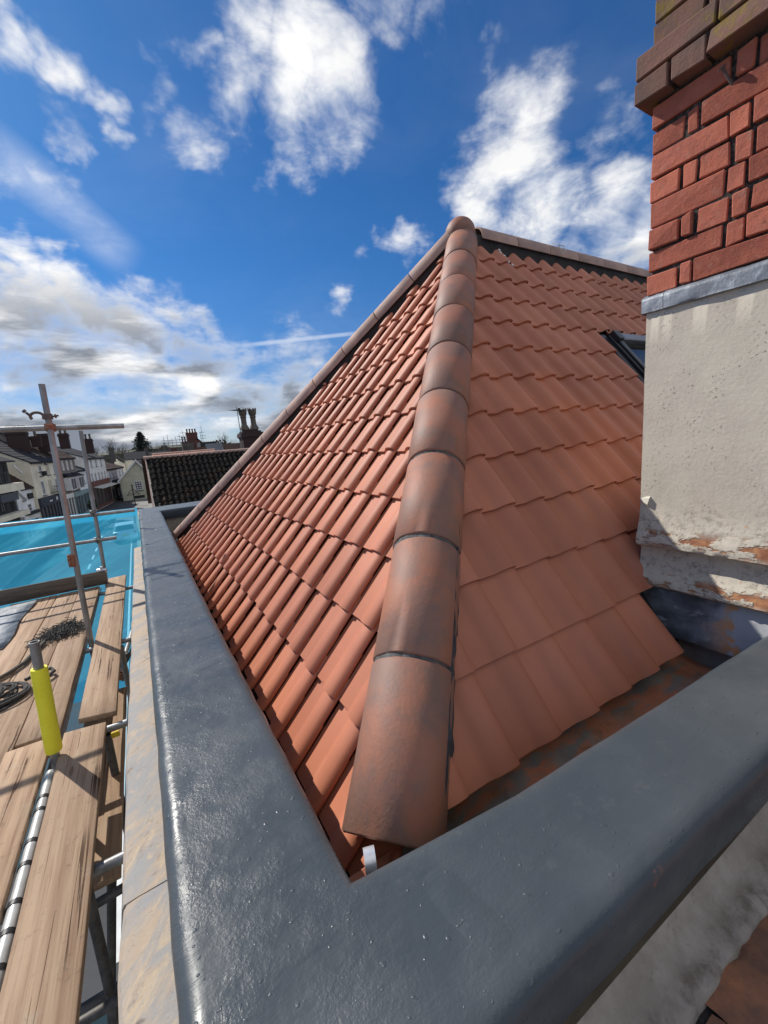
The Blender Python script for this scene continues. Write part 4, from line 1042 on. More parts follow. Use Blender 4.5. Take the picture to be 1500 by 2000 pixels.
# ------------------------------------------------------------------ the high street
T2 = Vector((0.15, 0.9887, 0)); N2 = Vector((0.9887, -0.15, 0)); K2 = -16.15
def fp_(s, z, o=0.0): return Vector((T2.x*s+N2.x*(K2+o), T2.y*s+N2.y*(K2+o), z+ZC))
def fbox(b, s0, s1, z0, z1, o0, o1):
    b.obox(fp_(s0, z0, o0), T2*(s1-s0), N2*(o1-o0), Vector((0, 0, z1-z0))); return b
def window(h, s, z0, z1, w, o=0.0, bars=(2, 2), frame='window_white', glass='dull_glass', t=0.07, sill=True):
    b = MB(); d = 0.05
    fbox(b, s-w/2, s-w/2+t, z0, z1, o-.02, o+d); fbox(b, s+w/2-t, s+w/2, z0, z1, o-.02, o+d)
    fbox(b, s-w/2+t, s+w/2-t, z0, z0+t, o-.02, o+d); fbox(b, s-w/2+t, s+w/2-t, z1-t, z1, o-.02, o+d)
    for k in range(1, bars[0]):
        x = s-w/2+w*k/bars[0]; fbox(b, x-.025, x+.025, z0+t, z1-t, o-.02, o+d-.012)
    for k in range(1, bars[1]):
        z = z0+(z1-z0)*k/bars[1]; fbox(b, s-w/2+t, s+w/2-t, z-.025, z+.025, o-.02, o+d-.008)
    f = b.build('window', frame, h)
    b = MB(); fbox(b, s-w/2+t*.8, s+w/2-t*.8, z0+t*.8, z1-t*.8, o-.015, o+.012); b.build('pane', glass, f)
    if sill: b = MB(); fbox(b, s-w/2-.08, s+w/2+.08, z0-.10, z0-.012, o-.02, o+.14); b.build('sill', 'stripe_grey', f)
    return f
def terrace(name, label, s0, s1, eave, rise, depth, wm, rm, o=0.0, eave2=None):
    e2 = eave if eave2 is None else eave2
    h = thing(name, label, 'house', fp_((s0+s1)/2, -ZC, o-depth/2), 'houses along the far side of the street')
    b = MB(); Z0 = -ZC; dm = o-depth/2
    pts = [fp_(s0, Z0, o), fp_(s0, eave, o), fp_(s0, eave+rise, dm), fp_(s0, eave, o-depth), fp_(s0, Z0, o-depth)]
    b.prism(pts, T2*(s1-s0)); b.build('wall', wm, h)
    b = MB(); ov = 0.18; th = Vector((0, 0, .10))
    k = rise/(depth/2)
    for sg in (1, -1):
        e = fp_(s0-ov*.5, eave-ov*k+.03, dm+sg*(depth/2+ov)); r = fp_(s0-ov*.5, eave+rise+.03, dm)
        b.obox(e, T2*(s1-s0+ov), r-e, th)
    roof = b.build('roof', rm, h)
    # courses of slates as shallow laps, and a ridge
    b = MB(); n = int(max(6, depth/2/.5))
    for i in range(1, n):
        q = fp_(s0-ov*.5, eave-ov*k+.03, dm+depth/2+ov).lerp(fp_(s0-ov*.5, eave+rise+.03, dm), i/n)
        b.obox(q+th*1.002, T2*(s1-s0+ov), N2*-.06+Vector((0, 0, .06*k)), Vector((0, 0, .03)))
    b.build('slate_course', rm, roof)
    b = MB(); b.tube([fp_(s0-ov*.5, eave+rise+.12, dm), fp_(s1+ov*.5, eave+rise+.12, dm)], .13, 6); b.build('ridge', rm, roof)
    b = MB(); b.tube([fp_(s0, eave-.12, o+.16), fp_(s1, eave-.14, o+.16)], .07, 6); b.build('gutter', 'sign_black', h)
    return h
def stack(h, x0, x1, y, dpt, z0, z1, m, pots, ph=.7, pr=.15, potm='pot_clay'):
    b = MB(); b.box(x0, x1, y, y+dpt, z0+ZC, z1+ZC-.35); b.box(x0-.07, x1+.07, y-.07, y+dpt+.07, z1+ZC-.345, z1+ZC-.16); b.box(x0-.02, x1+.02, y-.02, y+dpt+.02, z1+ZC-.155, z1+ZC)
    c = b.build('chimney', m, h)
    for i in range(pots):
        x = x0+(x1-x0)*(i+.5)/pots; b = MB()
        b.lathe(C(x, y+dpt/2, z1), (0, 0, 1), [(pr*1.1, 0), (pr*.85, .1), (pr*.8, ph*.75), (pr*1.1, ph*.85), (pr*1.05, ph), (pr*.7, ph)], 8); b.build('chimney_pot', potm, c)
def shopfront(h, s0, s1, ztop, m, o=0.0, fas=.55, n=4, zb=None, lettering=False):
    zb = -ZC+.12 if zb is None else zb
    b = MB(); fbox(b, s0, s1, ztop-fas, ztop, o+.002, o+.22); f = b.build('fascia', m, h)
    b = MB(); fbox(b, s0, s1, zb, ztop-fas-.003, o+.002, o+.06); g = b.build('shop_window', 'dull_glass', h)
    b = MB()
    for k in range(n+1):
        x = s0+.06+(s1-s0-.12)*k/n; fbox(b, x-.06, x+.06, zb, ztop-fas-.005, o+.061, o+.15)
    fbox(b, s0+.13, s1-.13, zb, zb+.45, o+.061, o+.11); b.build('mullion', m, g)
    return f
# timber-framed house at the very left
hz = thing('timber_house', 'black timbered house with cream bands at the left edge of the photo', 'house', fp_(41, -ZC, -3), 'houses along the far side of the street')
b = MB(); b.prism([fp_(36.5, -ZC, 0), fp_(36.5, .62, 0), fp_(36.5, 2.6, -4), fp_(36.5, .62, -8), fp_(36.5, -ZC, -8)], T2*8.0); b.build('wall', 'timber_black', hz)
b = MB(); b.obox(fp_(36.3, .52, .5), T2*8.5, fp_(36.3, 2.72, -4)-fp_(36.3, .52, .5), Vector((0, 0, .12))); b.obox(fp_(36.3, .52, -8.3), T2*8.5, fp_(36.3, 2.72, -4)-fp_(36.3, .52, -8.3), Vector((0, 0, .12))); b.build('roof', 'slate', hz)
for (z0, z1) in ((-1.85, -1.22), (-4.0, -3.6)): b = MB(); fbox(b, 36.5, 44.7, z0, z1, .003, .75); b.build('band', 'cream_paint', hz)
for (s, z0, z1, w) in ((43.9, -.25, .30, .5), (42.6, -1.15, -.40, .8), (43.7, -1.15, -.35, .55), (42.0, -3.4, -2.65, .9), (43.7, -3.5, -2.0, .45), (39.5, -1.1, -.3, 1.5), (39.5, -3.4, -2.4, 1.5)): window(hz, s, z0, z1, w, .003, (2, 1), 'timber_black', 'dull_glass', sill=False)
b = MB(); fbox(b, 40.5, 43.6, -2.6, -1.95, .01, .6); b.build('awning', 'far_slate', hz)
b = MB(); b.obox(fp_(44.4, .15, .4), T2*1.4+Vector((0, 0, -.75)), Vector((0, 0, .16)), N2*.1); b.build('bargeboard', 'window_white', hz)
stack(hz, -11.9, -11.0, 46, 1.2, .5, 2.7, 'grey_stack', 1, .4)
# low white house with a tall brown roof
hz = terrace('white_cottage', 'low white house under a tall dark brown roof, beside the cream house', 44.75, 48.25, -1.82, 3.4, 7.5, 'white_paint', 'brown_tile', .0)
b = MB(); fbox(b, 46.95, 48.0, -2.88, -2.38, .05, .14); b.build('hanging_sign', 'sign_black', hz)
for (s, z0, z1, w) in ((46.0, -2.9, -2.15, .35), (46.9, -4.0, -3.3, .8)): window(hz, s, z0, z1, w, .003, (1, 2))
b = MB(); b.obox(fp_(44.8, -2.0, .1), T2*1.4+Vector((0, 0, -.9)), Vector((0, 0, .28)), N2*.14); b.build('flag_pole_board', 'window_white', hz)
b = MB(); fbox(b, 45.6, 48.2, -4.2, -4.0, .003, .5); b.build('canopy', 'sign_black', hz)
shopfront(hz, 44.8, 48.2, -4.3, 'offwhite_paint', .0, .4, 3)
# cream house
hz = terrace('cream_house', 'cream three storey house with a dark shopfront and a green hanging sign', 48.3, 55.7, .42, 2.5, 9.0, 'cream_paint', 'slate', .25)
for (s, g) in ((50.5, 'dull_glass'), (52.5, 'blind_cream'), (54.5, 'dull_glass')): window(hz, s, -.95, .10, .72, .255, (2, 2), 'window_white' if g == 'dull_glass' else 'blind_cream', g)
for (s, z0, g) in ((50.25, -2.85, 'dull_glass'), (52.3, -2.75, 'blind_cream'), (54.2, -2.75, 'dull_glass')): window(hz, s, z0, -1.45, .72, .255, (2, 2), 'window_white' if g == 'dull_glass' else 'blind_cream', g)
shopfront(hz, 48.4, 55.6, -3.05, 'navy_paint', .25, .85, 8)
b = MB()
for i in range(5): fbox(b, 50.6+.16*i, 50.72+.16*i, -3.6, -3.45, .475, .485)
fbox(b, 52.5, 52.95, -3.62, -3.25, .475, .485)
for i in range(4): fbox(b, 54.3+.16*i, 54.4+.16*i, -3.6, -3.45, .475, .485)
b.build('fascia_lettering', 'letter_white', hz)
b = MB(); fbox(b, 52.6, 54.0, -2.95, -2.32, .9, .98); sg = b.build('hanging_sign', 'sign_black', hz)
b = MB(); fbox(b, 52.95, 53.65, -2.80, -2.45, .985, .99); b.build('sign_emblem', 'sign_green', sg)
b = MB(); b.tube([fp_(53.3, -2.2, .25), fp_(53.3, -2.2, 1.05)], .03, 6); fbox(b, 52.0, 54.3, -2.24, -2.18, .9, .98); b.build('bracket', 'sign_black', sg)
b = MB(); b.tube([fp_(50.1, -.6, .25), fp_(49.4, -.55, .9)], .04, 6); fbox(b, 49.1, 49.45, -.95, -.5, .75, 1.1); b.lathe(fp_(50.3, .05, .8), (0, 0, 1), [(.05, 0), (.3, .02), (.1, .18), (.03, .35)], 8); b.build('wall_lantern', 'sign_black', hz)
stack(hz, -10.7, -9.1, 55.5, 1.2, 1.5, 3.7, 'dark_brick', 5, .55, .13, 'dark_brick'); stack(hz, -9.0, -8.2, 56.5, .9, 2.0, 3.15, 'dark_brick', 1, .7)
stack(hz, -8.75, -7.5, 58, 1.1, 1.5, 3.45, 'dark_brick', 0)
# grey-brown house with bay windows
hz = terrace('grey_house', 'grey-brown house with three white upper windows over two white bay windows', 55.8, 62.7, .70, 3.0, 8.5, 'grey_brown', 'brown_tile', .1)
for s in (57.9, 59.5, 61.1): window(hz, s, -.72, .42, .55, .105, (1, 1), 'window_white', 'blind_cream', sill=False)
for s in (58.2, 61.2):
    b = MB(); fbox(b, s-.95, s+.95, -3.05, -1.55, .103, .75); by = b.build('bay_window', 'window_white', hz)
    b = MB(); fbox(b, s-.75, s-.10, -2.95, -1.75, .752, .77); fbox(b, s+.10, s+.75, -2.95, -1.75, .752, .77); b.build('pane', 'dull_glass', by)
    b = MB(); b.obox(fp_(s-1.05, -1.53, .95), T2*2.1, fp_(0, -1.15, .12)-fp_(0, -1.53, .95), Vector((0, 0, .08))); b.build('bay_roof', 'slate', by)
shopfront(hz, 55.9, 59.0, -3.4, 'offwhite_paint', .1, .5, 3); shopfront(hz, 59.3, 62.6, -3.4, 'teal_paint', .1, .6, 3)
stack(hz, -7.3, -6.35, 62, 1.0, 1.8, 3.6, 'dark_brick', 2, .65)
# low white house, set back
hz = terrace('white_house', 'small low white house half hidden behind the second scaffold upright', 62.8, 67.9, -.97, 1.8, 7.0, 'white_paint', 'slate', -.2)
for s in (64.2, 66.0): window(hz, s, -2.7, -1.5, .7, -.197, (1, 2))
shopfront(hz, 62.9, 67.8, -3.5, 'teal_paint', -.2, .5, 4)
# tall white house over a red shopfront
hz = terrace('shop_house', 'tall white house over a red-brown shop fascia with rows of narrow windows', 68.1, 78.2, .52, 1.8, 8.5, 'offwhite_paint', 'slate', .1)
for s in (69.9, 72.6, 75.5): window(hz, s, -.68, .36, .8, .105, (2, 2))
for s in (69.1, 70.9, 72.8, 74.7, 76.5): window(hz, s, -2.8, -1.55, .75, .105, (2, 2), 'window_white', 'dull_glass')
shopfront(hz, 68.2, 78.1, -2.72, 'fascia_red', .1, .75, 5)
b = MB(); b.obox(fp_(68.2, -3.55, .25), T2*9.9, N2*1.1+Vector((0, 0, -.25)), Vector((0, 0, .08))); b.build('awning', 'plaster_pale', hz)
stack(hz, -5.85, -4.85, 74, 1.1, 1.2, 3.35, 'dark_brick', 2, .7)
# lower white houses beyond
hz = terrace('brown_roofed_house', 'white two storey house with a brown roof and a big grey chimney', 78.4, 92.0, -1.42, 1.6, 7.5, 'white_paint', 'brown_tile', .0)
for s in (80.2, 82.6, 85.0, 88.0, 90.5): window(hz, s, -2.85, -2.0, .85, .005, (2, 2))
shopfront(hz, 79.0, 91.5, -4.2, 'grey_brown', .0, .5, 6)
b = MB(); fbox(b, 81.0, 86.0, -3.7, -3.3, .02, 1.0); b.build('canopy', 'sign_black', hz)
stack(hz, -3.5, -2.75, 84, 1.0, -.3, 2.15, 'grey_stack', 0)
hz = thing('gabled_house', 'pale house with a slate roof and stepped gables behind the brown-roofed house', 'house', (-1.5, 108, 0), 'houses along the far side of the street')
b = MB(); b.prism([(-3.6, 100, 0), (-3.6, 100, ZC+.3), (-1.9, 100, ZC-.9), (-1.9, 100, 0)], (0, 9, 0)); b.box(-1.88, -.3, 100.5, 108, 0, ZC-.25); b.build('wall', 'cream_paint', hz)
b = MB(); b.obox((-3.5, 99.8, ZC+.85), (1.75, 0, -1.4), (0, 9.4, 0), (0, 0, .12)); b.obox((-1.8, 103, ZC+1.25), (4.0, 0, 0), (0, 4, -1.6), (0, 0, .1)); b.obox((-1.8, 103, ZC+1.25), (4.0, 0, 0), (0, -2.6, -1.5), (0, 0, .1)); b.build('roof', 'slate', hz)
# cream gabled house with scalloped bargeboards
hz = thing('gabled_cottage', 'pale green-cream gable end with scalloped white bargeboards and one sash window', 'house', (-.9, 82, 0))
Y = 80.0
b = MB(); b.prism([(-2.62, Y, 0), (-2.62, Y, ZC-3.25), (.08, Y, ZC-.35), (1.05, Y, ZC-1.75), (1.05, Y, 0)], (0, 7, 0)); b.build('wall', 'sage_cream', hz)
b = MB(); b.obox((-2.95, Y-.28, ZC-3.6), (3.05, 0, 3.31), (0, 7.5, 0), (0, 0, .14)); b.obox((.11, Y-.28, ZC-.29), (1.1, 0, -1.62), (0, 7.5, 0), (0, 0, .14)); b.build('roof', 'brown_tile', hz)
def barge(p, q, n):
    p = Vector(p); q = Vector(q); d = (q-p)/n; b = MB()
    for i in range(n):
        a = p+d*i; m_ = a+d*.5
        b.prism([a, a+d, a+d+Vector((0, 0, -.24)), m_+Vector((0, 0, -.46)), a+Vector((0, 0, -.24))], (0, -.1, 0))
    return b.build('bargeboard', 'window_white', hz)
barge((-2.95, Y-.30, ZC-3.42), (.10, Y-.30, ZC-.12), 11); barge((.10, Y-.30, ZC-.12), (1.18, Y-.30, ZC-1.70), 5)
b = MB(); x0, x1, z0, z1 = -.68, .42, ZC-5.25, ZC-3.75
b.box(x0, x0+.09, Y-.06, Y+.02, z0, z1); b.box(x1-.09, x1, Y-.06, Y+.02, z0, z1); b.box(x0+.09, x1-.09, Y-.06, Y+.02, z0, z0+.09); b.box(x0+.09, x1-.09, Y-.06, Y+.02, z1-.09, z1)
for k in (1, 2): b.box(x0+1.1*k/3-.03, x0+1.1*k/3+.03, Y-.05, Y+.02, z0+.09, z1-.09)
for k in (1, 2, 3): b.box(x0+.09, x1-.09, Y-.055, Y+.02, z0+1.5*k/4-.03, z0+1.5*k/4+.03)
wn = b.build('window', 'window_white', hz); MB().box(x0+.07, x1-.07, Y-.02, Y+.015, z0+.07, z1-.07).build('pane', 'dull_glass', wn); MB().box(x0-.1, x1+.1, Y-.15, Y+.02, z0-.13, z0-.01).build('sill', 'stripe_grey', wn)
MB().box(-1.1, .5, Y-.05, Y+.02, ZC-6.6, ZC-6.15).build('lintel', 'sign_black', hz)
# iron sign post in front of it
sp_ = thing('sign_post', 'black iron post with scrolled brackets in front of the pale gable', 'sign post', (-.95, 70, 0))
b = MB(); b.tube([(-.95, 70, 0), (-.95, 70, ZC-3.85)], .07, 8); b.lathe((-.95, 70, ZC-3.85), (0, 0, 1), [(.09, 0), (.1, .08), (.02, .2)], 8); b.build('post', 'sign_black', sp_)
for s in (-1, 1):
    pts = [Vector((-.95+s*.85*t, 70, ZC-5.15+.55*math.sin(t*3.1)*.5-.15*t)) for t in [i/8 for i in range(9)]]
    b = MB(); b.tube(pts, .035, 6); b.tube([(-.95, 70, ZC-4.3), (-.95+s*.5, 70, ZC-4.8), (-.95+s*.8, 70, ZC-5.2)], .03, 6); b.tube([(-.95, 70, ZC-5.2), (-.95+s*.75, 70, ZC-5.2)], .03, 6); b.build('bracket', 'sign_black', sp_)
# moss-blackened pantile roof just beyond the parapet
hz = thing('pantiled_house', 'old house with a moss-blackened pantile roof, white verge and brick chimney, beyond the far parapet', 'house', (5, 26, 0))
RY, EY, RZ, EZ = 26.0, 20.0, -.05, -4.05
b = MB(); b.prism([(.36, EY+.1, 0), (.36, EY+.1, ZC+EZ-.3), (.52, RY, ZC+RZ-.25), (.6, 31, ZC+EZ-.3), (.6, 31, 0)], (14, 0, 0)); b.build('wall', 'white_paint', hz)
MB().hexa([(.31, EY-.1, ZC+EZ-.22), (.37, EY-.1, ZC+EZ-.22), (.53, RY, ZC+RZ-.2), (.47, RY, ZC+RZ-.2), (.31, EY-.1, ZC+EZ+.03), (.37, EY-.1, ZC+EZ+.03), (.53, RY, ZC+RZ+.03), (.47, RY, ZC+RZ+.03)]).build('verge', 'ridge_clay', hz)
random.seed(17); b = MB(); PW = .27; nr = 15; sl = Vector((0, RY-EY, RZ-EZ)); sln = sl.length; sd_ = sl/sln; nn_ = Vector((0, -sd_.z, sd_.y))
pr = [(-.02, .02), (.05, 0), (.12, .0), (.165, .055), (.21, .07), (.255, .055), (.285, .0)]
for c in range(52):
    for r in range(nr):
        x = .42+PW*c+.16*(r/nr)+random.gauss(0, .008); v0 = sln*r/nr-.06+random.gauss(0, .012); L = sln/nr+.09; lift = .045+random.gauss(0, .008)
        base = len(b.v)
        for (v, w) in ((v0, lift), (v0+L, 0.0)):
            for (u, z) in pr: q = Vector((x+u, EY, ZC+EZ))+sd_*v+nn_*(z+w); b.v.append(q)
        for (u, z) in pr: q = Vector((x+u, EY, ZC+EZ))+sd_*v0+nn_*(z+lift-.03); b.v.append(q)
        m_ = len(pr)
        for k in range(m_-1): b.f += [(base+k, base+k+1, base+m_+k+1, base+m_+k), (base+2*m_+k, base+2*m_+k+1, base+k+1, base+k)]; b.m += [0, 0]
b.build('pantiles', 'mossy_pantile', hz, smooth=True, angle=50, kind='stuff')
b = MB(); b.obox((.3, RY, ZC+RZ-.1), (14, 0, 0), (0, 4.5, -2.8), (0, 0, .1)); b.build('rear_roof', 'brown_tile', hz)
for i in range(30):
    b = MB(); b.tube([(.42+.455*i, RY, ZC+RZ+.0), (.42+.455*(i+1)-.02, RY, ZC+RZ+.0)], [.13, .12], 8); b.build('ridge_tile', 'ridge_clay', hz)
# its brick chimney with two crown-topped pots
b = MB(); x0, x1, y0, y1 = 6.02, 7.28, 27.0, 28.1
b.box(x0, x1, y0, y1, ZC-1.6, ZC+.62)
for k, (e, z0, z1) in enumerate([(.0, .622, .70), (.05, .702, .78), (.10, .782, .94), (.06, .942, 1.04), (-.05, 1.042, 1.14), (-.18, 1.142, 1.24)]): b.box(x0-e, x1+e, y0-e, y1+e, ZC+z0, ZC+z1)
cs = b.build('chimney', 'dark_brick', hz)
for px in (6.33, 6.93):
    b = MB(); pot = [(.30, 0), (.27, .12), (.19, .28), (.17, .34), (.165, .72), (.20, .76), (.20, .80), (.175, .84), (.24, .98), (.255, 1.06), (.25, 1.10), (.25, 1.18), (.18, 1.18), (.17, .9)]
    b.lathe(C(px, 27.5, 1.24), (0, 0, 1), pot, 12)
    for k in range(8):
        a = 2*math.pi*k/8; q = C(px+.225*math.cos(a), 27.5+.225*math.sin(a), 2.41); t_ = Vector((-math.sin(a), math.cos(a), 0)); n_ = Vector((math.cos(a), math.sin(a), 0))
        b.prism([q-t_*.085, q+t_*.085, q+Vector((0, 0, .17))], n_*.045)
    b.build('chimney_pot', 'pot_clay', cs, smooth=True, angle=35)
ae = thing('tv_aerial', 'thin television aerial on a mast beside the two crowned chimney pots', 'aerial', (5.93, 26.9, ZC-.4))
b = MB(); b.tube([C(5.93, 26.9, -.5), C(5.88, 26.9, 2.62)], .022, 6); b.build('mast', 'dark_steel', ae)
b = MB(); b.tube([C(5.55, 26.5, 2.42), C(6.15, 27.2, 2.44)], .014, 5)
for i in range(6): q = C(5.58+.1*i, 26.55+.115*i, 2.42); b.tube([q-Vector((.3, -.1, 0)), q+Vector((.3, -.1, 0))], .009, 4)
for z in (.12, -.12): b.tube([C(5.9, 27.1, 2.44+z), C(6.3, 27.0, 2.44+z)], .01, 4)
b.obox(C(6.0, 27.0, 2.34), (.1, 0, 0), (0, .1, 0), (0, 0, .22)); b.build('antenna', 'sign_black', ae)
# red pantiled roof just showing behind that ridge
hz = thing('red_roofed_house', 'house whose newer red pantiles just show over the mossy ridge', 'house', (6, 44, 0))
b = MB(); b.box(1.6, 6.6, 40, 47, 0, ZC-1.2); b.build('wall', 'white_paint', hz)
b = MB(); b.obox((1.4, 38.6, ZC-1.0), (5.4, 0, 0), (0, 4.4, 1.08), (0, 0, .1)); b.obox((1.4, 47.4, ZC-1.0), (5.4, 0, 0), (0, -4.3, 1.08), (0, 0, .1)); rr_ = b.build('roof', 'terracotta', hz)
for i in range(27): b = MB(); b.tube([(1.5+.2*i, 38.7, ZC-.89), (1.5+.2*i, 43.0, ZC+.17)], .055, 6); b.build('roll', 'terracotta', rr_)
b = MB(); b.tube([(1.4, 43.05, ZC+.2), (6.8, 43.05, ZC+.2)], .12, 8); b.build('ridge', 'ridge_clay', rr_)
# red brick house under scaffolding
hz = thing('brick_house', 'tall red brick gable with rows of chimney pots, wrapped in scaffolding', 'house', (11, 98, 0))
Y = 92.0
b = MB(); b.prism([(9.5, Y, 0), (9.5, Y, ZC+2.6), (11.7, Y, ZC+2.65), (13.3, Y, ZC+.9), (13.3, Y, 0)], (0, 9, 0)); b.build('wall', 'far_brick', hz)
b = MB(); b.obox((11.6, Y-.2, ZC+2.85), (1.95, 0, -2.05), (0, 9.4, 0), (0, 0, .14)); b.box(5.5, 9.6, Y+1, Y+8, ZC-.2, ZC+.35); b.build('roof', 'brown_tile', hz)
b = MB(); b.box(8.55, 10.6, Y-.5, Y-.02, 0, ZC+2.2); b.build('buttress', 'grey_stack', hz)
stack(hz, 9.8, 11.85, Y+1.5, 1.2, 2.0, 4.3, 'far_brick', 4, .75, .17, 'far_brick'); stack(hz, 8.6, 9.6, Y+.5, 1.0, .2, 2.5, 'far_brick', 2, 1.0, .16, 'far_brick'); stack(hz, 6.4, 7.5, Y+.5, 1.0, -1, 1.35, 'far_brick', 0)
b = MB(); b.box(11.9, 12.9, Y-.06, Y+.02, ZC-.35, ZC+.45); wn = b.build('window', 'window_white', hz)
b = MB(); b.box(11.98, 12.36, Y-.08, Y-.062, ZC-.27, ZC+.37); b.box(12.44, 12.82, Y-.08, Y-.062, ZC-.27, ZC+.37); b.build('pane', 'dull_glass', wn)
sf = thing('far_scaffold', 'distant scaffold of thin tubes round the red brick chimney', 'scaffold', (9, Y, 0))
for i, x in enumerate((5.5, 6.2, 6.9, 7.6, 8.3, 9.0)):
    b = MB(); b.tube([(x, Y-1.2, 0), (x-.1, Y-1.2, ZC+3.6+.5*math.sin(i*2.1)+(1.4 if i == 5 else 0))], .035, 5); b.build('upright', 'dark_steel', sf)
for x in (12.2, 12.5): b = MB(); b.tube([(x, Y-1.0, 0), (x-.1, Y-1.0, ZC+4.2+(x-12.2)*4)], .035, 5); b.build('upright', 'dark_steel', sf)
for (x0, x1, z) in ((5.0, 9.9, 2.9), (5.2, 9.9, 2.4), (5.0, 7.5, 1.45), (7.8, 9.9, 3.55), (8.4, 9.8, 4.2), (5.5, 7.6, .9), (12.0, 13.1, 2.9), (12.0, 13.0, 3.4), (11.9, 12.9, 4.1)): b = MB(); b.tube([(x0, Y-1.2, ZC+z), (x1, Y-1.2, ZC+z)], .04, 5); b.build('ledger', 'dark_steel', sf)
MB().box(6.4, 9.8, Y-1.9, Y-.9, ZC+1.75, ZC+1.83).build('platform', 'toe_board_wood', sf)
# slate roof with dormer, brown roof beside it
hz = thing('dormer_house', 'house with a grey slate roof and a small white dormer beside the red brick gable', 'house', (11.4, 74, 0))
Y = 70.0
b = MB(); b.box(9.4, 12.6, Y, Y+7, 0, ZC-.9); b.box(9.1, 10.3, Y-.3, Y-.01, 0, ZC+.2); b.build('wall', 'plaster_pale', hz)
b = MB(); b.obox((10.15, Y-.2, ZC-.95), (2.5, 0, 0), (0, 2.6, 2.25), (0, 0, .1)); b.obox((10.15, Y+6, ZC-.95), (2.5, 0, 0), (0, -3.4, 2.25), (0, 0, .1)); b.build('roof', 'far_slate', hz)
b = MB(); b.prism([(10.9, Y-.1, ZC-1.0), (10.9, Y-.1, ZC-.2), (11.65, Y-.1, ZC+.25), (12.4, Y-.1, ZC-.2), (12.4, Y-.1, ZC-1.0)], (0, 2, 0)); d_ = b.build('dormer', 'far_slate', hz)
b = MB(); b.box(11.3, 12.0, Y-.14, Y-.102, ZC-.85, ZC-.2); b.build('frame', 'window_white', d_)
b = MB(); b.box(9.6, 12.0, Y+4, Y+8, ZC+1.0, ZC+1.75); b.build('flat_roof_box', 'sign_black', hz)
hz = thing('brown_house', 'house with a plain brown tiled roof left of the nearby chimney', 'house', (14, 72, 0))
b = MB(); b.box(12.75, 19, Y+1, Y+8, 0, ZC-.8); b.build('wall', 'plaster_pale', hz)
b = MB(); b.obox((12.7, Y+.8, ZC-.85), (6.5, 0, 0), (0, 2.6, 1.95), (0, 0, .1)); b.obox((12.7, Y+7, ZC-.85), (6.5, 0, 0), (0, -3.4, 1.95), (0, 0, .1)); b.build('roof', 'brown_tile', hz)
MB().box(13.3, 15.0, Y+.5, Y+.98, ZC-1.5, ZC-.65).build('extension', 'white_paint', hz)
hz = thing('slate_house', 'low slate-roofed house under the dark conifer', 'house', (4, 112, 0))
b = MB(); b.box(-1.5, 9.0, 108, 116, 0, ZC-1.2); b.build('wall', 'offwhite_paint', hz)
b = MB(); b.obox((-1.7, 107.6, ZC-1.2), (11, 0, 0), (0, 4.4, 2.3), (0, 0, .1)); b.obox((-1.7, 116.4, ZC-1.2), (11, 0, 0), (0, -4.4, 2.3), (0, 0, .1)); b.build('roof', 'slate', hz)
stack(hz, 2.2, 3.0, 110, .9, 0, 1.9, 'grey_stack', 2, .4)
# ------------------------------------------------------------------ street things
def kiosk():
    k_ = thing('telephone_kiosk', 'red telephone box on the pavement left of the pale gable', 'telephone box', (-5.1, 81.5, .11)); x, y, z = -5.1, 81.5, .11
    b = MB(); w = .45
    for (sx, sy) in ((-1, -1), (-1, 1), (1, -1), (1, 1)): b.box(x+sx*w-.06, x+sx*w+.06, y+sy*w-.06, y+sy*w+.06, z, z+2.1)
    b.box(x-w, x+w, y-w, y+w, z, z+.35); b.box(x-w-.08, x+w+.08, y-w-.08, y+w+.08, z+2.1, z+2.35); b.lathe((x, y, z+2.35), (0, 0, 1), [(.55, 0), (.45, .1), (.2, .17), (.01, .2)], 12)
    for i in range(5): b.box(x-w, x+w, y-w-.03, y-w+.02, z+.35+.33*i, z+.39+.33*i)
    for i in (-1, 0, 1): b.box(x+i*.22-.02, x+i*.22+.02, y-w-.03, y-w+.02, z+.35, z+2.1)
    b.build('frame', 'post_red', k_); MB().box(x-w+.02, x+w-.02, y-w+.03, y+w-.02, z+.36, z+2.09).build('pane', 'dull_glass', k_)
kiosk()
pb_ = thing('post_box', 'red pillar post box with a white notice beside the shop entrance', 'post box', (-6.9, 79, .11))
b = MB(); b.lathe((-6.9, 79, .11), (0, 0, 1), [(.34, 0), (.34, .2), (.30, .22), (.30, 1.35), (.36, 1.38), (.36, 1.48), (.22, 1.6), (.02, 1.66)], 14); b.build('body', 'post_red', pb_, smooth=True, angle=35)
MB().box(-6.98, -6.78, 78.665, 78.70, .85, 1.05).build('notice', 'letter_white', pb_); MB().box(-7.05, -6.75, 78.67, 78.70, 1.20, 1.26).build('slot', 'sign_black', pb_)
def bush(name, label, x, y, z, r, hgt, m, n, sd, cat, trunk=True):
    t = thing(name, label, cat, (x, y, z)); rng = random.Random(sd); b = MB()
    for i in range(n):
        u = rng.random()*2*math.pi; v = rng.random(); rad = r*math.sqrt(rng.random())*(1-.55*abs(v-.4))
        c = Vector((x+rad*math.cos(u), y+rad*math.sin(u), z+.25*hgt+v*hgt*.75)); d = Vector((rng.gauss(0, 1), rng.gauss(0, 1), rng.gauss(0, 1))).normalized(); e = d.orthogonal().normalized(); s = .10+.1*rng.random()
        b.poly([c-d*s, c+e*s*.6, c+d*s, c-e*s*.6])
    b.build('foliage', m, t); b = MB(); b.tube([(x, y, z), (x, y, z+hgt*.6)], [.06, .03], 6); b.build('stem', 'bark', t)
bush('shrub', 'dark climbing shrub against the white wall behind the red telephone box', -4.2, 86, .11, 1.0, 3.4, 'bush_leaf', 900, 3, 'shrub')
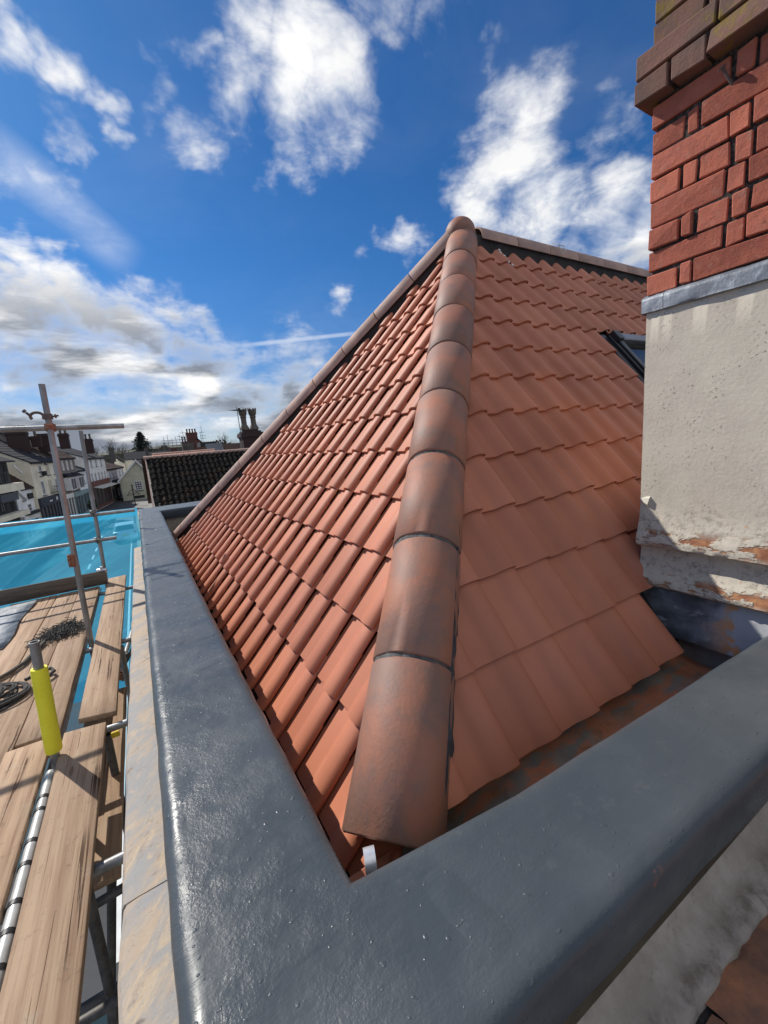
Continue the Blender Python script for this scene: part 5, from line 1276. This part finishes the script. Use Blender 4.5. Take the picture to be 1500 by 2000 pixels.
bush('potted_tree', 'small clipped dark tree in a pot outside the teal shop', -5.3, 61.5, .7, .5, 1.5, 'bush_leaf', 350, 5, 'potted tree')
MB().lathe((-5.3, 61.5, .11), (0, 0, 1), [(.22, 0), (.30, .55), (.33, .6), (.28, .6)], 10).build('pot', 'sign_black', bpy.data.objects['potted_tree'])
def person(label, x, y, z, rz, top, trou, step):
    t = thing('person', label, 'person', (x, y, z), 'people on the far pavement'); M_ = Matrix.Translation((x, y, z)) @ Matrix.Rotation(rz, 4, 'Z')
    V = [(0, 0, .95), (0, 0, 1.15), (0, .02, 1.38), (0, .02, 1.50), (0, .03, 1.62), (0, .02, 1.72), (.10, 0, .90), (.11, step*.12+.02, .50), (.11, step*.22-.03, .07), (.11, step*.22+.12, .03),
         (-.10, 0, .90), (-.11, -step*.12+.02, .50), (-.11, -step*.25-.03, .07), (-.11, -step*.25+.12, .03), (.20, .0, 1.40), (.25, -.08*step, 1.13), (.24, .06-.1*step, .90), (.24, .10-.1*step, .82), (-.20, 0, 1.40), (-.25, .08*step, 1.13), (-.24, .1+.1*step, .92), (-.24, .14+.1*step, .84)]
    Eg = [(0, 1), (1, 2), (2, 3), (3, 4), (4, 5), (0, 6), (6, 7), (7, 8), (8, 9), (0, 10), (10, 11), (11, 12), (12, 13), (2, 14), (14, 15), (15, 16), (16, 17), (2, 18), (18, 19), (19, 20), (20, 21)]
    Rr = [.15, .14, .16, .065, .10, .09, .10, .07, .045, .035, .10, .07, .045, .035, .07, .05, .035, .03, .07, .05, .035, .03]
    me = bpy.data.meshes.new('body'); me.from_pydata([tuple((M_ @ Vector(v))-Vector((x, y, z))) for v in V], Eg, []); me.materials.append(MATS[trou])
    o = bpy.data.objects.new('body', me); COL.objects.link(o); o.parent = t
    s = o.modifiers.new('skin', 'SKIN'); s.use_smooth_shade = True
    for i, sv in enumerate(me.skin_vertices[0].data): sv.radius = (Rr[i], Rr[i]*.8); sv.use_root = (i == 0)
    ss = o.modifiers.new('sub', 'SUBSURF'); ss.levels = ss.render_levels = 1
    b = MB(); b.lathe(M_ @ Vector((0, .01, .84)), (0, 0, 1), [(.19, 0), (.185, .3), (.21, .52), (.16, .63), (.075, .67)], 12); b.build('coat', top, t, smooth=True)
    b = MB(); b.lathe(M_ @ Vector((0, -.0, 1.62)), (0, 0, 1), [(.10, -.02), (.118, .06), (.10, .13), (.03, .165)], 10); b.build('hair', 'hair', t, smooth=True)
    b = MB(); f = M_ @ Vector((0, .095, 1.62)); b.lathe(f, M_.to_3x3() @ Vector((0, 1, 0)), [(.07, -.03), (.06, .015), (.03, .03)], 8); b.build('face', 'skin', t, smooth=True)
person('person in a dark coat walking past the shop beside the red telephone box', -5.75, 80.8, .11, 2.8, 'dark_cloth', 'dark_cloth', 1)
person('person in a grey coat standing near the red post box', -6.2, 78.4, .11, -.6, 'grey_cloth', 'dark_cloth', .3)
# white car seen through the net
car = thing('parked_car', 'pale estate car on the road, seen from behind through the blue net', 'car', (-1.62, 41.5, 0))
cx, cy, wv = -1.62, 39.6, .86
sec = [(0.0, .35, .62), (.02, .55, .80), (.12, .92, .84), (.30, 1.0, .80), (.62, 1.42, .66), (1.2, 1.48, .68), (2.3, 1.45, .68), (3.0, .98, .80), (3.9, .88, .82), (4.25, .70, .78), (4.3, .40, .70)]
b = MB()
for (y, top, hw) in sec:
    low = .24; hb = min(top, .92)
    for (xx, z) in ((-.80, low), (-.86, .5*(low+hb)), (-.84, hb), (-hw, top-.03), (-hw*.6, top), (hw*.6, top), (hw, top-.03), (.84, hb), (.86, .5*(low+hb)), (.80, low)): b.v.append((cx+xx, cy+y, z))
for i in range(len(sec)-1):
    for k in range(10): b.f.append((i*10+k, i*10+(k+1) % 10, (i+1)*10+(k+1) % 10, (i+1)*10+k)); b.m.append(0)
b.f += [tuple(range(9, -1, -1)), tuple((len(sec)-1)*10+k for k in range(10))]; b.m += [0, 0]
b.build('body', 'car_paint', car, smooth=True, angle=28)
MB().hexa([(cx-.66, cy+.30, 1.03), (cx+.66, cy+.30, 1.03), (cx+.66, cy+.33, 1.03), (cx-.66, cy+.33, 1.03), (cx-.56, cy+.575, 1.385), (cx+.56, cy+.575, 1.385), (cx+.56, cy+.605, 1.385), (cx-.56, cy+.605, 1.385)]).build('rear_window', 'window_glass', car)
for s in (-1, 1):
    MB().box(cx+s*.70-.10, cx+s*.70+.10, cy+.015, cy+.2, .74, .92).build('tail_light', 'lamp_red', car)
    for yy in (.85, 3.45):
        b = MB(); b.lathe((cx+s*.72, cy+yy, .31), (s, 0, 0), [(.31, 0), (.31, .15), (.2, .17)], 16); w_ = b.build('wheel', 'tyre', car, smooth=True); b = MB(); b.lathe((cx+s*.89, cy+yy, .31), (s, 0, 0), [(.19, -.02), (.19, .005), (.05, .02)], 12); b.build('rim', 'galvanised', w_)
MB().box(cx-.26, cx+.26, cy-.02, cy+.0, .60, .71).build('number_plate', 'plate_yellow', car); MB().box(cx-.82, cx+.82, cy-.06, cy+.02, .30, .50).build('bumper', 'car_paint', car, bevel=.03)
# blue wheeled bins at the foot of the building
for i, (x, y, l) in enumerate([(-.55, 14.5, 'dark blue wheeled bin at the foot of the wall, nearer one'), (-.5, 17.0, 'dark blue wheeled bin at the foot of the wall, farther one')]):
    t = thing('wheeled_bin', l, 'bin', (x, y, .116)); b = MB(); b.hexa([(x-.22, y-.25, .2), (x+.22, y-.25, .2), (x+.22, y+.25, .2), (x-.22, y+.25, .2), (x-.29, y-.33, 1.1), (x+.29, y-.33, 1.1), (x+.29, y+.33, 1.1), (x-.29, y+.33, 1.1)]); b.build('body', 'blue_plastic', t, bevel=.03)
    MB().hexa([(x-.31, y-.35, 1.103), (x+.31, y-.35, 1.103), (x+.31, y+.37, 1.103), (x-.31, y+.37, 1.103), (x-.29, y-.33, 1.15), (x+.29, y-.33, 1.15), (x+.29, y+.35, 1.19), (x-.29, y+.35, 1.19)]).build('lid', 'blue_plastic', t, bevel=.02)
    for s in (-1, 1): b = MB(); b.lathe((x+s*.26, y+.26, .21), (s, 0, 0), [(.1, -.03), (.1, .03)], 10); b.build('wheel', 'tyre', t)
MB().hexa([(-2.95, 46.5, .004), (-1.0, 46.5, .004), (-1.35, 64, .004), (-3.0, 64, .004), (-2.85, 47.2, .11), (-1.0, 47.2, .11), (-1.35, 64, .11), (-2.95, 64, .11)]).build('pavement', 'paving', kind='structure')
# ------------------------------------------------------------------ trees
rng = random.Random(31)
tr = thing('conifer', 'dark broad conifer standing above the rooftops', 'tree', (2.2, 130, 0))
b = MB(); b.tube([(2.2, 130, 0), (2.3, 130, 6), (2.1, 130, ZC+5.6)], [.45, .3, .05], 8); b.build('trunk', 'bark', tr)
b = MB()
for i in range(270):
    v = i/270; z = 3.0+(ZC+3.6)*v; R1 = (5.3*(1-v)**.8+.5)*(.65+.5*rng.random()); a = rng.random()*6.283
    for k in range(16):
        t = (k+1)/16; c = Vector((2.2+R1*t*math.cos(a), 130+R1*t*math.sin(a), z-.5*t*t+.25*t+rng.gauss(0, .18)))
        for q in range(2):
            d = Vector((rng.gauss(math.cos(a), .7), rng.gauss(math.sin(a), .7), rng.gauss(.1, .5))).normalized(); e = d.cross(Vector((rng.gauss(0, .4), rng.gauss(0, .4), 1))).normalized(); s = .45*(1.1-.4*t)*(.6+.6*rng.random())
            b.poly([c-d*s*.4, c+e*s*.35, c+d*s, c-e*s*.35])
b.build('crown', 'conifer_leaf', tr)
def bare(label, x, y, hgt, sd):
    t = thing('bare_tree', label, 'tree', (x, y, 0), 'bare winter trees on the skyline'); r_ = random.Random(sd); b = MB()
    def br(p, d, L, R1, lv):
        pts = [p]; q = p; dd = d
        for i in range(3): dd = (dd+Vector((r_.gauss(0, .12), r_.gauss(0, .12), .05))).normalized(); q = q+dd*L/3; pts.append(q)
        b.tube(pts, [R1, R1*.85, R1*.7, R1*.55], 5 if lv < 2 else 3, cap=False)
        if lv < 5:
            for i in range(3 if lv < 4 else 4):
                a = r_.random()*6.28; nd = (dd+Vector((math.cos(a), math.sin(a), .25))*(.45+.35*r_.random())).normalized(); br(pts[r_.choice((2, 3, 3))], nd, L*(.66+.18*r_.random()), R1*.55, lv+1)
    n0 = len(b.f); br(Vector((x, y, 0)), Vector((0, 0, 1)), hgt*.34, hgt*.022, 0); b.build('branches', 'bark', t); return t
for i, (x, y, hg) in enumerate([(-9.5, 170, 13), (-6.2, 165, 12.5), (-3.4, 172, 12), (-13.5, 180, 12), (-1.0, 168, 11.0), (8.5, 175, 11), (33, 170, 14), (37, 175, 13)]):
    bare(['bare tree just left of the big grey chimney', 'bare tree directly behind the big grey chimney', 'bare tree between the grey chimney and the dark conifer', 'bare tree behind the upper scaffold upright', 'bare tree touching the left side of the dark conifer', 'bare tree behind the distant thin scaffold', 'taller bare tree left of the crowned chimney pots', 'bare tree right behind the television aerial mast'][i], x, y, hg, 40+i)
b = MB(); rng = random.Random(12)
for i in range(2600):
    x = -60+130*rng.random(); y = 200+30*rng.random(); top = 8.5+2.2*math.sin(x*.21)+1.5*math.sin(x*.53+1); z = top*rng.random()**.5
    c = Vector((x, y, z)); s = .5+.5*rng.random(); d = Vector((rng.gauss(0, 1), rng.gauss(0, .4), rng.gauss(0, 1))).normalized(); e = d.cross(Vector((0, 1, 0.2))).normalized()
    b.poly([c-d*s, c+e*s*.7, c+d*s, c-e*s*.7])
b.build('far_trees', 'far_wood', kind='stuff')
